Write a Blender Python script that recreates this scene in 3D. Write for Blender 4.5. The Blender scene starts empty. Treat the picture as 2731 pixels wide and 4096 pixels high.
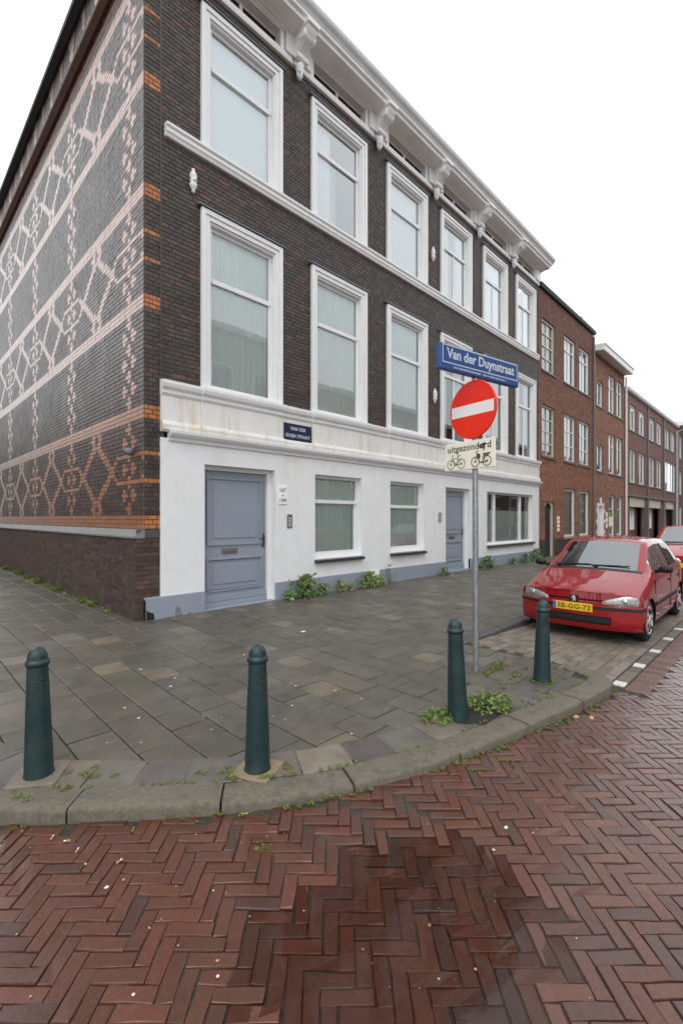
import bpy, bmesh, math, random
import numpy as np
from mathutils import Vector
rnd = random.Random(7)
nrs = np.random.RandomState(11)
scene = bpy.context.scene
COL = scene.collection

# ------------------------------------------------------------------ camera
EYE = 1.65                       # eye height above the road
HEAD = math.atan2(1823, 1845)    # heading measured from the long facade's direction (+x)
cd = bpy.data.cameras.new('camera')
cam = bpy.data.objects.new('camera', cd); COL.objects.link(cam)
cam.location = (0, 0, EYE)
cam.rotation_euler = (math.pi/2, 0, HEAD - math.pi/2)
cd.sensor_fit = 'VERTICAL'; cd.sensor_height = 36.0; cd.sensor_width = 24.0
cd.lens = 1845/4096*36.0
cd.shift_y = 24/4096
cd.clip_start = 0.05; cd.clip_end = 2000
cd.dof.use_dof = True; cd.dof.focus_distance = 3.2; cd.dof.aperture_fstop = 3.2
scene.camera = cam

# ------------------------------------------------------------------ overcast sky and soft sun
SUN_EL, SUN_AZ = math.radians(52), math.radians(215)   # azimuth: angle from +x of the direction towards the sun
world = bpy.data.worlds.new('World'); scene.world = world; world.use_nodes = True
wn, wl = world.node_tree.nodes, world.node_tree.links
wn.clear()
wo = wn.new('ShaderNodeOutputWorld'); bg = wn.new('ShaderNodeBackground')
sky = wn.new('ShaderNodeTexSky'); sky.sky_type = 'NISHITA'; sky.sun_disc = False
sky.sun_elevation = SUN_EL; sky.sun_rotation = math.pi/2 - SUN_AZ
sky.air_density = 1.0; sky.dust_density = 4.0; sky.ozone_density = 1.0
mx = wn.new('ShaderNodeMix'); mx.data_type = 'RGBA'; mx.inputs[0].default_value = 0.86
# the cloud layer: an even white with faint soft gradations all round the sky
ctc = wn.new('ShaderNodeTexCoord'); cno = wn.new('ShaderNodeTexNoise'); cno.inputs['Scale'].default_value = 1.6; cno.inputs['Detail'].default_value = 3
cmr = wn.new('ShaderNodeMapRange'); cmr.inputs[1].default_value = .3; cmr.inputs[2].default_value = .7; cmr.inputs[3].default_value = .80; cmr.inputs[4].default_value = 1.14
cvm = wn.new('ShaderNodeVectorMath'); cvm.operation = 'SCALE'; cvm.inputs[0].default_value = (10.8, 11.1, 11.3)
wl.new(ctc.outputs['Generated'], cno.inputs['Vector']); wl.new(cno.outputs[0], cmr.inputs[0]); wl.new(cmr.outputs[0], cvm.inputs['Scale']); wl.new(cvm.outputs[0], mx.inputs[7])
wl.new(sky.outputs[0], mx.inputs[6]); wl.new(mx.outputs[2], bg.inputs[0])
bg.inputs[1].default_value = 0.15
wl.new(bg.outputs[0], wo.inputs[0])
sl = bpy.data.lights.new('sun', 'SUN'); sl.energy = 0.7; sl.angle = math.radians(25); sl.color = (1, .97, .93)
so = bpy.data.objects.new('sun', sl); COL.objects.link(so)
so.rotation_euler = (math.pi/2 - SUN_EL, 0, SUN_AZ + math.pi/2)
so.location = (-10, -10, 30)
scene.view_settings.view_transform = 'Standard'; scene.view_settings.look = 'None'
scene.view_settings.exposure = 0.0; scene.view_settings.gamma = 1.0
scene.view_settings.use_curve_mapping = False
scene.render.engine = 'CYCLES'
scene.cycles.max_bounces = 8; scene.cycles.transparent_max_bounces = 12
scene.cycles.use_denoising = True

# ------------------------------------------------------------------ helpers: objects
WLOC = {}
def tag(o, label=None, cat=None, group=None, kind=None):
    if label: o['label'] = label
    if cat: o['category'] = cat
    if group: o['group'] = group
    if kind: o['kind'] = kind
    return o
def place(o, wl_, parent=None):
    COL.objects.link(o)
    WLOC[o.name] = Vector(wl_)
    if parent is not None:
        o.parent = parent; o.location = Vector(wl_) - WLOC[parent.name]
    else:
        o.location = wl_
    return o
def empty(name, loc, label=None, cat=None, group=None, kind=None, parent=None):
    o = bpy.data.objects.new(name, None); o.empty_display_size = .2
    place(o, loc, parent)
    return tag(o, label, cat, group, kind)
def copy_tree(o, delta, parent=None, label=None):
    c = o.copy(); place(c, WLOC[o.name] + Vector(delta), parent)
    if label: c['label'] = label
    for ch in list(o.children): copy_tree(ch, delta, c)
    return c
IDENT = lambda p: p
def FA(s, d, z): return (s, YA - d, z)            # long facade: s = x, d = outwards
def FB(s, d, z): return (XB - d, s, z)            # side facade: s = y, d = outwards
class MB:
    """collects shapes; build() links them as one mesh object with its origin at its middle"""
    def __init__(self, fn=None): self.v = []; self.f = []; self.m = []; self.fn = fn
    def tr(self, p): return self.fn(*p) if self.fn else p
    def add(self, vs, fs, mi=0):
        n = len(self.v); self.v += [self.tr(p) for p in vs]
        for f in fs: self.f.append([i+n for i in f]); self.m.append(mi)
        return self
    def box(self, a0, a1, b0, b1, c0, c1, mi=0):
        vs = [(a0,b0,c0),(a1,b0,c0),(a1,b1,c0),(a0,b1,c0),(a0,b0,c1),(a1,b0,c1),(a1,b1,c1),(a0,b1,c1)]
        return self.add(vs, [(0,3,2,1),(4,5,6,7),(0,1,5,4),(1,2,6,5),(2,3,7,6),(3,0,4,7)], mi)
    def cbox(self, a0, a1, b0, b1, c0, c1, e=.01, mi=0):
        """box with chamfered edges on all sides (built as three crossing shells joined by corners)"""
        vs = []; 
        for (x, sx) in ((a0,1),(a1,-1)):
            for (y, sy) in ((b0,1),(b1,-1)):
                for (z, sz) in ((c0,1),(c1,-1)):
                    vs += [(x, y+sy*e, z+sz*e), (x+sx*e, y, z+sz*e), (x+sx*e, y+sy*e, z)]
        bm = bmesh.new()
        for p in vs: bm.verts.new(p)
        bmesh.ops.convex_hull(bm, input=bm.verts[:])
        bmesh.ops.dissolve_limit(bm, angle_limit=.02, verts=bm.verts[:], edges=bm.edges[:])
        bm.verts.index_update()
        self.add([tuple(q.co) for q in bm.verts], [[q.index for q in f.verts] for f in bm.faces], mi)
        bm.free(); return self
    def prism(self, prof, s0, s1, mi=0):
        """profile of (d, z) points swept along s"""
        n = len(prof)
        vs = [(s0, d, z) for d, z in prof] + [(s1, d, z) for d, z in prof]
        fs = [(i, (i+1) % n, n+(i+1) % n, n+i) for i in range(n)] + [tuple(range(n))[::-1], tuple(range(n, 2*n))]
        return self.add(vs, fs, mi)
    def tube(self, p0, p1, r0, r1=None, n=10, mi=0, cap=True):
        r1 = r0 if r1 is None else r1
        p0, p1 = Vector(p0), Vector(p1); d = (p1-p0).normalized()
        a = d.orthogonal().normalized(); b = d.cross(a)
        vs = []
        for p, r in ((p0, r0), (p1, r1)):
            for i in range(n):
                t = 2*math.pi*i/n; vs.append(tuple(p + r*(math.cos(t)*a + math.sin(t)*b)))
        fs = [(i, (i+1) % n, n+(i+1) % n, n+i) for i in range(n)]
        if cap: fs += [tuple(range(n))[::-1], tuple(range(n, 2*n))]
        return self.add(vs, fs, mi)
    def path(self, pts, r, n=6, mi=0):
        for p, q in zip(pts[:-1], pts[1:]): self.tube(p, q, r, n=n, mi=mi)
        return self
    def lathe(self, prof, c, axis=(0,0,1), n=24, mi=0, sx=1, sy=1):
        """profile of (radius, height) points turned about an axis through c"""
        ax = Vector(axis).normalized(); a = ax.orthogonal().normalized(); b = ax.cross(a); c = Vector(c)
        vs = []
        for r, h in prof:
            for i in range(n):
                t = 2*math.pi*i/n; vs.append(tuple(c + ax*h + r*(math.cos(t)*a*sx + math.sin(t)*b*sy)))
        k = len(prof)
        fs = [(j*n+i, j*n+(i+1) % n, (j+1)*n+(i+1) % n, (j+1)*n+i) for j in range(k-1) for i in range(n)]
        fs += [tuple(range(n))[::-1], tuple(range((k-1)*n, k*n))]
        return self.add(vs, fs, mi)
    def grid(self, pt, nu, nv, mi=0):
        vs = [pt(i/nu, j/nv) for j in range(nv+1) for i in range(nu+1)]
        w = nu+1
        return self.add(vs, [(j*w+i, j*w+i+1, (j+1)*w+i+1, (j+1)*w+i) for j in range(nv) for i in range(nu)], mi)
    def build(self, name, mats, parent=None, smooth=False, fix=True, bevel=0, angle=None):
        v = np.array(self.v, float).reshape(-1, 3)
        c = (v.min(0) + v.max(0))/2
        me = bpy.data.meshes.new(name)
        me.from_pydata((v-c).tolist(), [], self.f)
        if not isinstance(mats, (list, tuple)): mats = [mats]
        for m in mats: me.materials.append(m)
        me.polygons.foreach_set('material_index', self.m)
        if fix:
            bm = bmesh.new(); bm.from_mesh(me); bmesh.ops.remove_doubles(bm, verts=bm.verts[:], dist=1e-5)
            bmesh.ops.recalc_face_normals(bm, faces=bm.faces[:]); bm.to_mesh(me); bm.free()
        if smooth or angle:
            me.polygons.foreach_set('use_smooth', [True]*len(me.polygons))
            if angle: me.set_sharp_from_angle(angle=math.radians(angle))
        me.update()
        o = bpy.data.objects.new(name, me)
        if bevel:
            b = o.modifiers.new('bevel', 'BEVEL'); b.width = bevel; b.segments = 2; b.limit_method = 'ANGLE'
        return place(o, c, parent)

# ------------------------------------------------------------------ helpers: materials
def mat(name, col=(.5,.5,.5), rough=.6, spec=.5, metal=0, noise=0, nscale=8, bump=0, bscale=60, attr=False, var=None, coat=0, rnoise=0, stretch=None):
    m = bpy.data.materials.new(name); m.use_nodes = True
    N, L = m.node_tree.nodes, m.node_tree.links
    P = N['Principled BSDF']
    P.inputs['Roughness'].default_value = rough; P.inputs['Metallic'].default_value = metal
    P.inputs['Specular IOR Level'].default_value = spec
    if coat: P.inputs['Coat Weight'].default_value = coat; P.inputs['Coat Roughness'].default_value = .04
    tc = N.new('ShaderNodeNewGeometry'); pos = tc.outputs['Position']
    if stretch:
        mp = N.new('ShaderNodeMapping'); mp.inputs['Scale'].default_value = stretch; L.new(pos, mp.inputs[0]); pos = mp.outputs[0]
    if attr:
        a = N.new('ShaderNodeAttribute'); a.attribute_name = 'Col'; base = a.outputs['Color']
    else:
        r = N.new('ShaderNodeRGB'); r.outputs[0].default_value = (*col, 1); base = r.outputs[0]
    if noise:
        t = N.new('ShaderNodeTexNoise'); t.inputs['Scale'].default_value = nscale; t.inputs['Detail'].default_value = 6; t.inputs['Roughness'].default_value = .65
        L.new(pos, t.inputs['Vector'])
        mr = N.new('ShaderNodeMapRange'); mr.inputs[1].default_value = .25; mr.inputs[2].default_value = .75
        mr.inputs[3].default_value = 1-noise; mr.inputs[4].default_value = 1+noise
        L.new(t.outputs[0], mr.inputs[0])
        mm = N.new('ShaderNodeVectorMath'); mm.operation = 'SCALE'; L.new(base, mm.inputs[0]); L.new(mr.outputs[0], mm.inputs['Scale'])
        base = mm.outputs[0]
        if var:
            mv = N.new('ShaderNodeMix'); mv.data_type = 'RGBA'; mv.inputs[7].default_value = (*var, 1)
            t2 = N.new('ShaderNodeTexNoise'); t2.inputs['Scale'].default_value = nscale*.35; t2.inputs['Detail'].default_value = 5; L.new(pos, t2.inputs['Vector'])
            m2 = N.new('ShaderNodeMapRange'); m2.inputs[1].default_value = .5; m2.inputs[2].default_value = .72; m2.inputs[4].default_value = .8
            L.new(t2.outputs[0], m2.inputs[0]); L.new(m2.outputs[0], mv.inputs[0]); L.new(base, mv.inputs[6]); base = mv.outputs[2]
    L.new(base, P.inputs['Base Color'])
    if rnoise:
        t = N.new('ShaderNodeTexNoise'); t.inputs['Scale'].default_value = 2.2; t.inputs['Detail'].default_value = 5; L.new(tc.outputs['Position'], t.inputs['Vector'])
        mr = N.new('ShaderNodeMapRange'); mr.inputs[1].default_value = .3; mr.inputs[2].default_value = .7
        mr.inputs[3].default_value = rough-rnoise; mr.inputs[4].default_value = rough+rnoise
        L.new(t.outputs[0], mr.inputs[0]); L.new(mr.outputs[0], P.inputs['Roughness'])
    if bump:
        t = N.new('ShaderNodeTexNoise'); t.inputs['Scale'].default_value = bscale; t.inputs['Detail'].default_value = 5; L.new(tc.outputs['Position'], t.inputs['Vector'])
        b = N.new('ShaderNodeBump'); b.inputs['Strength'].default_value = bump; b.inputs['Distance'].default_value = .01
        L.new(t.outputs[0], b.inputs['Height']); L.new(b.outputs[0], P.inputs['Normal'])
    return m
def glass_mat(name, tint=(.85,.92,.92), boost=1.5, base=.03, rough=.015):
    m = bpy.data.materials.new(name); m.use_nodes = True
    N, L = m.node_tree.nodes, m.node_tree.links
    N.clear()
    o = N.new('ShaderNodeOutputMaterial'); mx = N.new('ShaderNodeMixShader')
    t = N.new('ShaderNodeBsdfTransparent'); t.inputs[0].default_value = (*tint, 1)
    g = N.new('ShaderNodeBsdfGlossy'); g.inputs[0].default_value = (.93,.97,.98,1); g.inputs['Roughness'].default_value = rough
    f = N.new('ShaderNodeFresnel'); f.inputs[0].default_value = 1.5
    ma = N.new('ShaderNodeMath'); ma.operation = 'MULTIPLY_ADD'; ma.inputs[1].default_value = boost; ma.inputs[2].default_value = base; ma.use_clamp = True
    tn = N.new('ShaderNodeTexNoise'); tn.inputs['Scale'].default_value = 1.3; bp = N.new('ShaderNodeBump'); bp.inputs['Strength'].default_value = .06; bp.inputs['Distance'].default_value = .02
    ge = N.new('ShaderNodeNewGeometry'); L.new(ge.outputs['Position'], tn.inputs['Vector']); L.new(tn.outputs[0], bp.inputs['Height']); L.new(bp.outputs[0], g.inputs['Normal'])
    L.new(f.outputs[0], ma.inputs[0]); L.new(ma.outputs[0], mx.inputs[0]); L.new(t.outputs[0], mx.inputs[1]); L.new(g.outputs[0], mx.inputs[2]); L.new(mx.outputs[0], o.inputs[0])
    return m
def stained_white(name, col, stain, amount, sx=2.5, sz=.5, lo=.52, hi=.8):
    """paint with streaks that run down the wall and a little grime"""
    m = mat(name, col, .55, noise=.05, nscale=3, bump=.12, bscale=40)
    N, L = m.node_tree.nodes, m.node_tree.links; P = N['Principled BSDF']
    src = P.inputs['Base Color'].links[0].from_socket
    ge = N.new('ShaderNodeNewGeometry'); mp = N.new('ShaderNodeMapping'); mp.inputs['Scale'].default_value = (sx, sx, sz)
    L.new(ge.outputs['Position'], mp.inputs[0])
    t = N.new('ShaderNodeTexNoise'); t.inputs['Scale'].default_value = 2; t.inputs['Detail'].default_value = 7; t.inputs['Roughness'].default_value = .7; L.new(mp.outputs[0], t.inputs['Vector'])
    mr = N.new('ShaderNodeMapRange'); mr.inputs[1].default_value = lo; mr.inputs[2].default_value = hi; mr.inputs[4].default_value = amount
    L.new(t.outputs[0], mr.inputs[0])
    mv = N.new('ShaderNodeMix'); mv.data_type = 'RGBA'; mv.inputs[7].default_value = (*stain, 1)
    L.new(mr.outputs[0], mv.inputs[0]); L.new(src, mv.inputs[6]); L.new(mv.outputs[2], P.inputs['Base Color'])
    return m

M = {}
M['wall_brick'] = mat('dark_wall_brick', rough=.55, attr=True, noise=.35, nscale=14, bump=.35, bscale=90)
M['glazed_brick'] = mat('patterned_wall_brick', rough=.36, spec=1.0, attr=True, noise=.25, nscale=14, bump=.12, bscale=70, rnoise=.05)
M['orange_brick'] = mat('glazed_orange_brick', rough=.30, spec=.8, attr=True, noise=.18, nscale=14, bump=.08, bscale=70, coat=1.0)
M['orange_brick'].node_tree.nodes['Principled BSDF'].inputs['Coat Roughness'].default_value = .28
M['red_brick'] = mat('red_wall_brick', rough=.75, attr=True, noise=.3, nscale=10, bump=.3, bscale=80)
M['mortar'] = mat('mortar', (.075,.07,.062), .9, noise=.3, nscale=9)
M['side_mortar'] = mat('side_mortar', (.115,.095,.083), .8, noise=.3, nscale=9)
M['pale_mortar'] = mat('pale_mortar', (.16,.13,.105), .9, noise=.3, nscale=9)
M['clinker'] = mat('road_clinker', rough=.45, spec=.4, attr=True, noise=.30, nscale=40, bump=.3, bscale=130, coat=1.0)
_p = M['clinker'].node_tree.nodes['Principled BSDF']; _p.inputs['Coat Roughness'].default_value = .20; _p.inputs['Coat IOR'].default_value = 1.38   # the wet film
M['bay_brick'] = mat('bay_brick', rough=.6, attr=True, noise=.3, nscale=25, bump=.3, bscale=120)
M['tile'] = mat('paving_tile', rough=.42, attr=True, noise=.34, nscale=5, bump=.28, bscale=160, rnoise=.14)
M['joint'] = mat('sandy_joint', (.042,.034,.027), .85, noise=.5, nscale=30, bump=.5, bscale=150, var=(.06,.085,.018))
M['earth'] = mat('dark_soil', (.025,.02,.016), .95, noise=.5, nscale=40, bump=1, bscale=80)
M['kerb'] = mat('kerb_concrete', (.155,.134,.102), .55, noise=.34, nscale=45, bump=.7, bscale=240, var=(.085,.08,.055))
M['kerb_dark'] = mat('dark_kerb_stone', (.075,.072,.07), .55, noise=.35, nscale=30, bump=.5, bscale=160)
M['ground'] = mat('distant_ground', (.08,.07,.065), .8, noise=.3, nscale=1)
M['white'] = stained_white('white_render', (.80,.81,.82), (.62,.57,.46), .5, 1.4, .30, .52, .82)
M['cream'] = stained_white('stained_white_stone', (.77,.765,.735), (.58,.43,.18), .95, 3.2, .45, .50, .78)
M['frame'] = mat('white_window_paint', (.78,.79,.79), .4, noise=.04, nscale=6)
M['cornice'] = mat('cornice_paint', (.84,.84,.815), .5, noise=.07, nscale=2.5)
M['dark_pane'] = mat('dark_attic_glass', (.015,.017,.017), .12)
M['gutter'] = mat('gutter_paint', (.55,.56,.56), .5, noise=.12, nscale=2.5)
M['lead'] = mat('grey_lead', (.16,.18,.21), .55, noise=.2, nscale=12)
M['bluegrey'] = stained_white('blue_grey_paint', (.265,.305,.365), (.36,.38,.40), .3, 3, 1.0, .55, .85)
M['plinth'] = stained_white('grey_plinth_paint', (.28,.315,.38), (.42,.41,.38), .5, 3, 2, .62, .78)
M['black'] = mat('black_paint', (.012,.012,.013), .5)
M['sill'] = mat('dark_stone_sill', (.035,.037,.045), .45, noise=.2, nscale=20)
M['stone'] = mat('grey_coping_stone', (.2,.205,.2), .6, noise=.25, nscale=8, bump=.3)
M['glass'] = glass_mat('window_glass', (.93,.97,.96), 1.5, .07)
M['glass_sky'] = glass_mat('upper_window_glass', (.94,.98,.99), 2.2, .20)
M['glass_dark'] = glass_mat('ground_floor_glass', (.86,.93,.91), 1.4, .05)
M['curtain'] = mat('sheer_curtain', (.84,.88,.88), .9)
M['blind'] = mat('white_blind', (.78,.84,.86), .9)
M['curtain_grey'] = mat('grey_net_curtain', (.80,.83,.81), .9)
M['room'] = mat('dim_room', (.03,.035,.035), .9)
M['metal'] = mat('brushed_metal', (.45,.45,.46), .35, metal=1, noise=.1, nscale=30)
M['galv'] = mat('galvanised_steel', (.34,.36,.38), .45, metal=.7, noise=.3, nscale=18, bump=.1)
M['iron'] = mat('dark_iron', (.06,.05,.045), .5, metal=.4)
M['bollard'] = mat('green_bollard_paint', (.011,.034,.036), .40, noise=.30, nscale=16, bump=.18, bscale=120, var=(.030,.050,.046))
M['sign_red'] = mat('sign_red', (.93,.030,.008), .35, noise=.06, nscale=8)
M['sign_white'] = mat('sign_white', (.93,.92,.89), .35)
M['sign_cream'] = mat('sign_cream', (.93,.90,.76), .4, noise=.05, nscale=10)
M['sign_blue'] = mat('sign_blue', (.022,.07,.26), .35, noise=.08, nscale=10)
M['sign_text'] = mat('sign_lettering', (.55,.62,.66), .45)
M['old_blue'] = mat('enamel_navy', (.012,.018,.06), .3)
M['ink'] = mat('sign_ink', (.03,.035,.03), .5)
M['ink_bike'] = mat('faded_sign_ink', (.16,.16,.10), .5)
M['ink_moped'] = mat('reddish_sign_ink', (.10,.035,.03), .5)
M['leaf'] = mat('ivy_leaf', (.055,.13,.022), .42, noise=.45, nscale=9)
M['leaf_pale'] = mat('pale_ivy_leaf', (.15,.24,.05), .45, noise=.4, nscale=9)
M['leaf_dry'] = mat('withered_leaf', (.16,.11,.04), .7, noise=.4, nscale=12)
M['stem'] = mat('plant_stem', (.10,.075,.03), .8)
M['grass'] = mat('joint_grass', (.12,.19,.025), .6, noise=.45, nscale=14)
M['moss'] = mat('moss', (.15,.20,.025), .9, noise=.4, nscale=30)
M['orange_brown'] = mat('rusty_ledge', (.10,.05,.03), .7, noise=.4, nscale=4)
M['roof'] = mat('dark_roof', (.02,.02,.022), .7)
M['cream_frame'] = mat('cream_frame_paint', (.62,.58,.47), .45)
M['buff'] = mat('buff_sill', (.33,.22,.10), .7)
M['navy'] = mat('navy_door_paint', (.012,.016,.035), .4)
M['litter_white'] = mat('litter_white', (.75,.73,.68), .7)
M['litter_tan'] = mat('litter_tan', (.5,.30,.16), .7)
M['litter_yellow'] = mat('yellow_petal', (.75,.42,.02), .6)
M['gum'] = mat('flattened_gum', (.24,.23,.21), .8)
M['green_sign'] = mat('green_poster', (.13,.42,.02), .5)

# water film
def water_mat():
    m = bpy.data.materials.new('rain_water'); m.use_nodes = True
    N, L = m.node_tree.nodes, m.node_tree.links; N.clear()
    o = N.new('ShaderNodeOutputMaterial'); mx_ = N.new('ShaderNodeMixShader')
    t = N.new('ShaderNodeBsdfTransparent'); t.inputs[0].default_value = (.90,.86,.83,1)
    g = N.new('ShaderNodeBsdfGlossy'); g.inputs['Roughness'].default_value = .035
    wt = N.new('ShaderNodeTexNoise'); wt.inputs['Scale'].default_value = 9; wb = N.new('ShaderNodeBump'); wb.inputs['Strength'].default_value = .10; wb.inputs['Distance'].default_value = .01
    wg = N.new('ShaderNodeNewGeometry'); L.new(wg.outputs['Position'], wt.inputs['Vector']); L.new(wt.outputs[0], wb.inputs['Height']); L.new(wb.outputs[0], g.inputs['Normal'])
    f = N.new('ShaderNodeFresnel'); f.inputs[0].default_value = 1.33
    L.new(f.outputs[0], mx_.inputs[0]); L.new(t.outputs[0], mx_.inputs[1]); L.new(g.outputs[0], mx_.inputs[2]); L.new(mx_.outputs[0], o.inputs[0])
    return m
M['water'] = water_mat()

# ------------------------------------------------------------------ lettering (made first, while the scene is small)
def text_mesh(body, size, extrude=.001, bold=0.0, spacing=1.0):
    cu = bpy.data.curves.new('lettering', 'FONT'); cu.body = body; cu.size = size; cu.extrude = extrude; cu.offset = bold
    cu.align_x = 'CENTER'; cu.align_y = 'CENTER'; cu.space_character = spacing; cu.resolution_u = 3
    ob = bpy.data.objects.new('lettering', cu); COL.objects.link(ob)
    bpy.context.view_layer.update()
    me = bpy.data.meshes.new_from_object(ob.evaluated_get(bpy.context.evaluated_depsgraph_get()))
    bpy.data.objects.remove(ob)
    v = np.empty(len(me.vertices)*3); me.vertices.foreach_get('co', v); v = v.reshape(-1, 3)
    f = [list(p.vertices) for p in me.polygons]
    return v, f
TXT = {k: text_mesh(*a) for k, a in {
    'street': ('Van der Duynstraat', .135, .001, .0035, 1.0), 'old1': ('VAN DER', .085, .001, .002, 1.15), 'old2': ('DUIJN STRAAT', .085, .001, .002, 1.1),
    'except': ('uitgezonderd', .098, .001, .001, 1.06), 'plate': ('SB-GG-72', .088, .001, .001, 1.08),
    'n1': ('167', .10, .001, .001, 1.1), 'n2': ('t/m', .05, .001, 0, 1), 'n3': ('199', .10, .001, .001, 1.1)}.items()}
def put_text(key, origin, right, up, material, parent, width=None, name='lettering', rot=None):
    v, f = TXT[key]; v = v.copy()
    v[:, :2] -= (v[:, :2].max(0) + v[:, :2].min(0))/2
    if width: v[:, 0] *= width/(v[:, 0].max()-v[:, 0].min())
    r, u = Vector(right).normalized(), Vector(up).normalized(); n = r.cross(u)
    b = MB(); o = Vector(origin)
    b.add([tuple(o + r*x + u*y + n*z) for x, y, z in v], f)
    return b.build(name, material, parent, fix=False)

# ------------------------------------------------------------------ helpers: many small boxes in one mesh
def brick_parts(rects, cols, proud, fn, depth=.012):
    """rects (s0,s1,z0,z1), one five-sided box each, standing proud of the joint plane"""
    N = len(rects); r = np.asarray(rects, float); pr = np.asarray(proud, float)
    e = .0022
    V = np.empty((N, 8, 3))
    for k, (i, j) in enumerate(((0,2),(1,2),(1,3),(0,3))):
        V[:, k, 0] = r[:, i]; V[:, k, 1] = pr-depth; V[:, k, 2] = r[:, j]
        V[:, k+4, 0] = r[:, i] + (e if i == 0 else -e); V[:, k+4, 1] = pr; V[:, k+4, 2] = r[:, j] + (e if j == 2 else -e)
    F = np.array([(4,5,6,7),(0,1,5,4),(1,2,6,5),(2,3,7,6),(3,0,4,7)])
    return V, F
def mesh_many(name, V, F, cols, material, parent, fn=None, kind='stuff'):
    N, k = V.shape[:2]
    P = V.reshape(-1, 3)
    if fn: P = np.stack(np.broadcast_arrays(*fn(P[:, 0], P[:, 1], P[:, 2])), 1)
    c = (P.min(0)+P.max(0))/2; P = P - c
    faces = (F[None] + (np.arange(N)*k)[:, None, None]).reshape(-1, F.shape[1])
    me = bpy.data.meshes.new(name); me.vertices.add(len(P)); me.vertices.foreach_set('co', P.ravel())
    nf, w = faces.shape
    me.loops.add(nf*w); me.loops.foreach_set('vertex_index', faces.ravel().astype(np.int32))
    me.polygons.add(nf); me.polygons.foreach_set('loop_start', np.arange(0, nf*w, w, dtype=np.int32))
    at = me.attributes.new('Col', 'FLOAT_COLOR', 'POINT')
    cc = np.ones((N, k, 4)); cc[:, :, :3] = np.asarray(cols)[:, None, :]
    at.data.foreach_set('color', cc.ravel())
    me.materials.append(material); me.polygons.foreach_set('use_smooth', np.zeros(nf, bool)); me.update(calc_edges=True); me.validate()
    o = bpy.data.objects.new(name, me); place(o, c, parent)
    if kind: o['kind'] = kind
    return o
def singles(name, V, F, cols, material, parent, fn=None):
    for i in range(len(V)): mesh_many(name, V[i:i+1], F, cols[i:i+1], material, parent, fn, kind=None)
def view_size(c):
    """rough size measure of a small piece as the camera sees it: inverse distance, zero outside the picture"""
    c = np.asarray(c); fx, fy = math.cos(HEAD), math.sin(HEAD)
    Z = c[:, 0]*fx + c[:, 1]*fy; X = c[:, 0]*fy - c[:, 1]*fx
    px = np.where(Z > .2, X/np.maximum(Z, .2), 9); py = np.where(Z > .2, (c[:, 2]-EYE)/np.maximum(Z, .2), 9)
    ok = (np.abs(px) < .745) & (py < 1.125) & (py > -1.10) & (Z > .3)
    return np.where(ok, 1/np.maximum(Z, .3), 0)

# ================================================================== GROUND
YA, XB = 6.68, 2.73      # wall planes of the corner building
def zp(x, y):            # the pavement rises gently from the kerb to the walls
    return .08 + .028*np.clip(y-3.0, 0, 3.7) + .006*np.clip(y-6.7, 0, 12)
def smooth_path(pts, step=.08):
    P = [Vector(p) for p in pts]; out = []
    for i in range(len(P)-1):
        p0 = P[max(i-1, 0)]; p1 = P[i]; p2 = P[i+1]; p3 = P[min(i+2, len(P)-1)]
        n = max(2, int((p2-p1).length/step))
        for k in range(n):
            t = k/n
            out.append(.5*((2*p1) + (-p0+p2)*t + (2*p0-5*p1+4*p2-p3)*t*t + (-p0+3*p1-3*p2+p3)*t**3))
    out.append(P[-1]); return out
KERB = smooth_path([(-.02,9),(0,5.2),(.04,4.3),(.16,3.65),(.30,3.26),(.472,3.033),(.695,2.816),(.958,2.568),(1.291,2.281),(1.797,1.942),(2.449,1.668),
                    (3.304,1.482),(4.02,1.345),(4.72,1.242),(4.98,1.265),(5.14,1.40),(5.22,1.60),(5.235,1.80)], .06)
POLY = [(-.02,30),(-.02,9)] + [tuple(p) for p in KERB] + [(5.24,2.0),(5.30,2.97),(90,2.97),(90,30)]
PX = np.array([p[0] for p in POLY]); PY = np.array([p[1] for p in POLY])
def inside(x, y):
    x, y = np.broadcast_arrays(np.asarray(x, float), np.asarray(y, float)); c = np.zeros(x.shape, bool)
    j = len(PX)-1
    for i in range(len(PX)):
        cond = (PY[i] > y) != (PY[j] > y)
        with np.errstate(divide='ignore', invalid='ignore'):
            xi = (PX[j]-PX[i])*(y-PY[i])/(PY[j]-PY[i]) + PX[i]
        c ^= cond & (x < xi); j = i
    return c

g = MB(); g.add([(-400,-400,-.12),(700,-400,-.12),(700,600,-.12),(-400,600,-.12)], [(0,1,2,3)])
tag(g.build('ground', M['ground']), 'flat dull ground under and beyond the streets', 'ground', kind='structure')

# ---- road: joint bed, herringbone clinkers
road = empty('road', (3, 0, 0), 'red brown herringbone clinker road, wet after rain', 'road', kind='structure')
DIPS = [(1.92, 1.42, .50, .30, .022), (1.62, 1.16, .48, .36, .017), (1.30, .98, .46, .34, .014), (1.12, 1.42, .26, .24, .008)]
KP = np.array([tuple(p) for p in KERB[::2]])
def road_z(x, y):
    x, y = np.broadcast_arrays(np.asarray(x, float), np.asarray(y, float))
    dk = np.sqrt(np.min((x[..., None]-KP[:, 0])**2 + (y[..., None]-KP[:, 1])**2, axis=-1))
    z = (.016 + .030*np.exp(-((x-2.1)/1.0)**2))*np.exp(-dk/.35)*np.clip((5.0-x)/1.5, 0, 1)
    z = z + .004*np.sin(1.7*x+.6)*np.cos(1.3*y) + .003*np.sin(3.1*y+1.1*x)
    for cx, cy, a, b, h in DIPS:
        u = ((x-cx) + (y-cy))*.7071; v = ((x-cx) - (y-cy))*.7071
        z = z - h*np.exp(-(u/b)**2 - (v/a)**2)
    return z
b = MB(); b.grid(lambda u, v: (-2+14*u, -4+9*v, float(road_z(-2+14*u, -4+9*v))-.0085), 160, 100)
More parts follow.
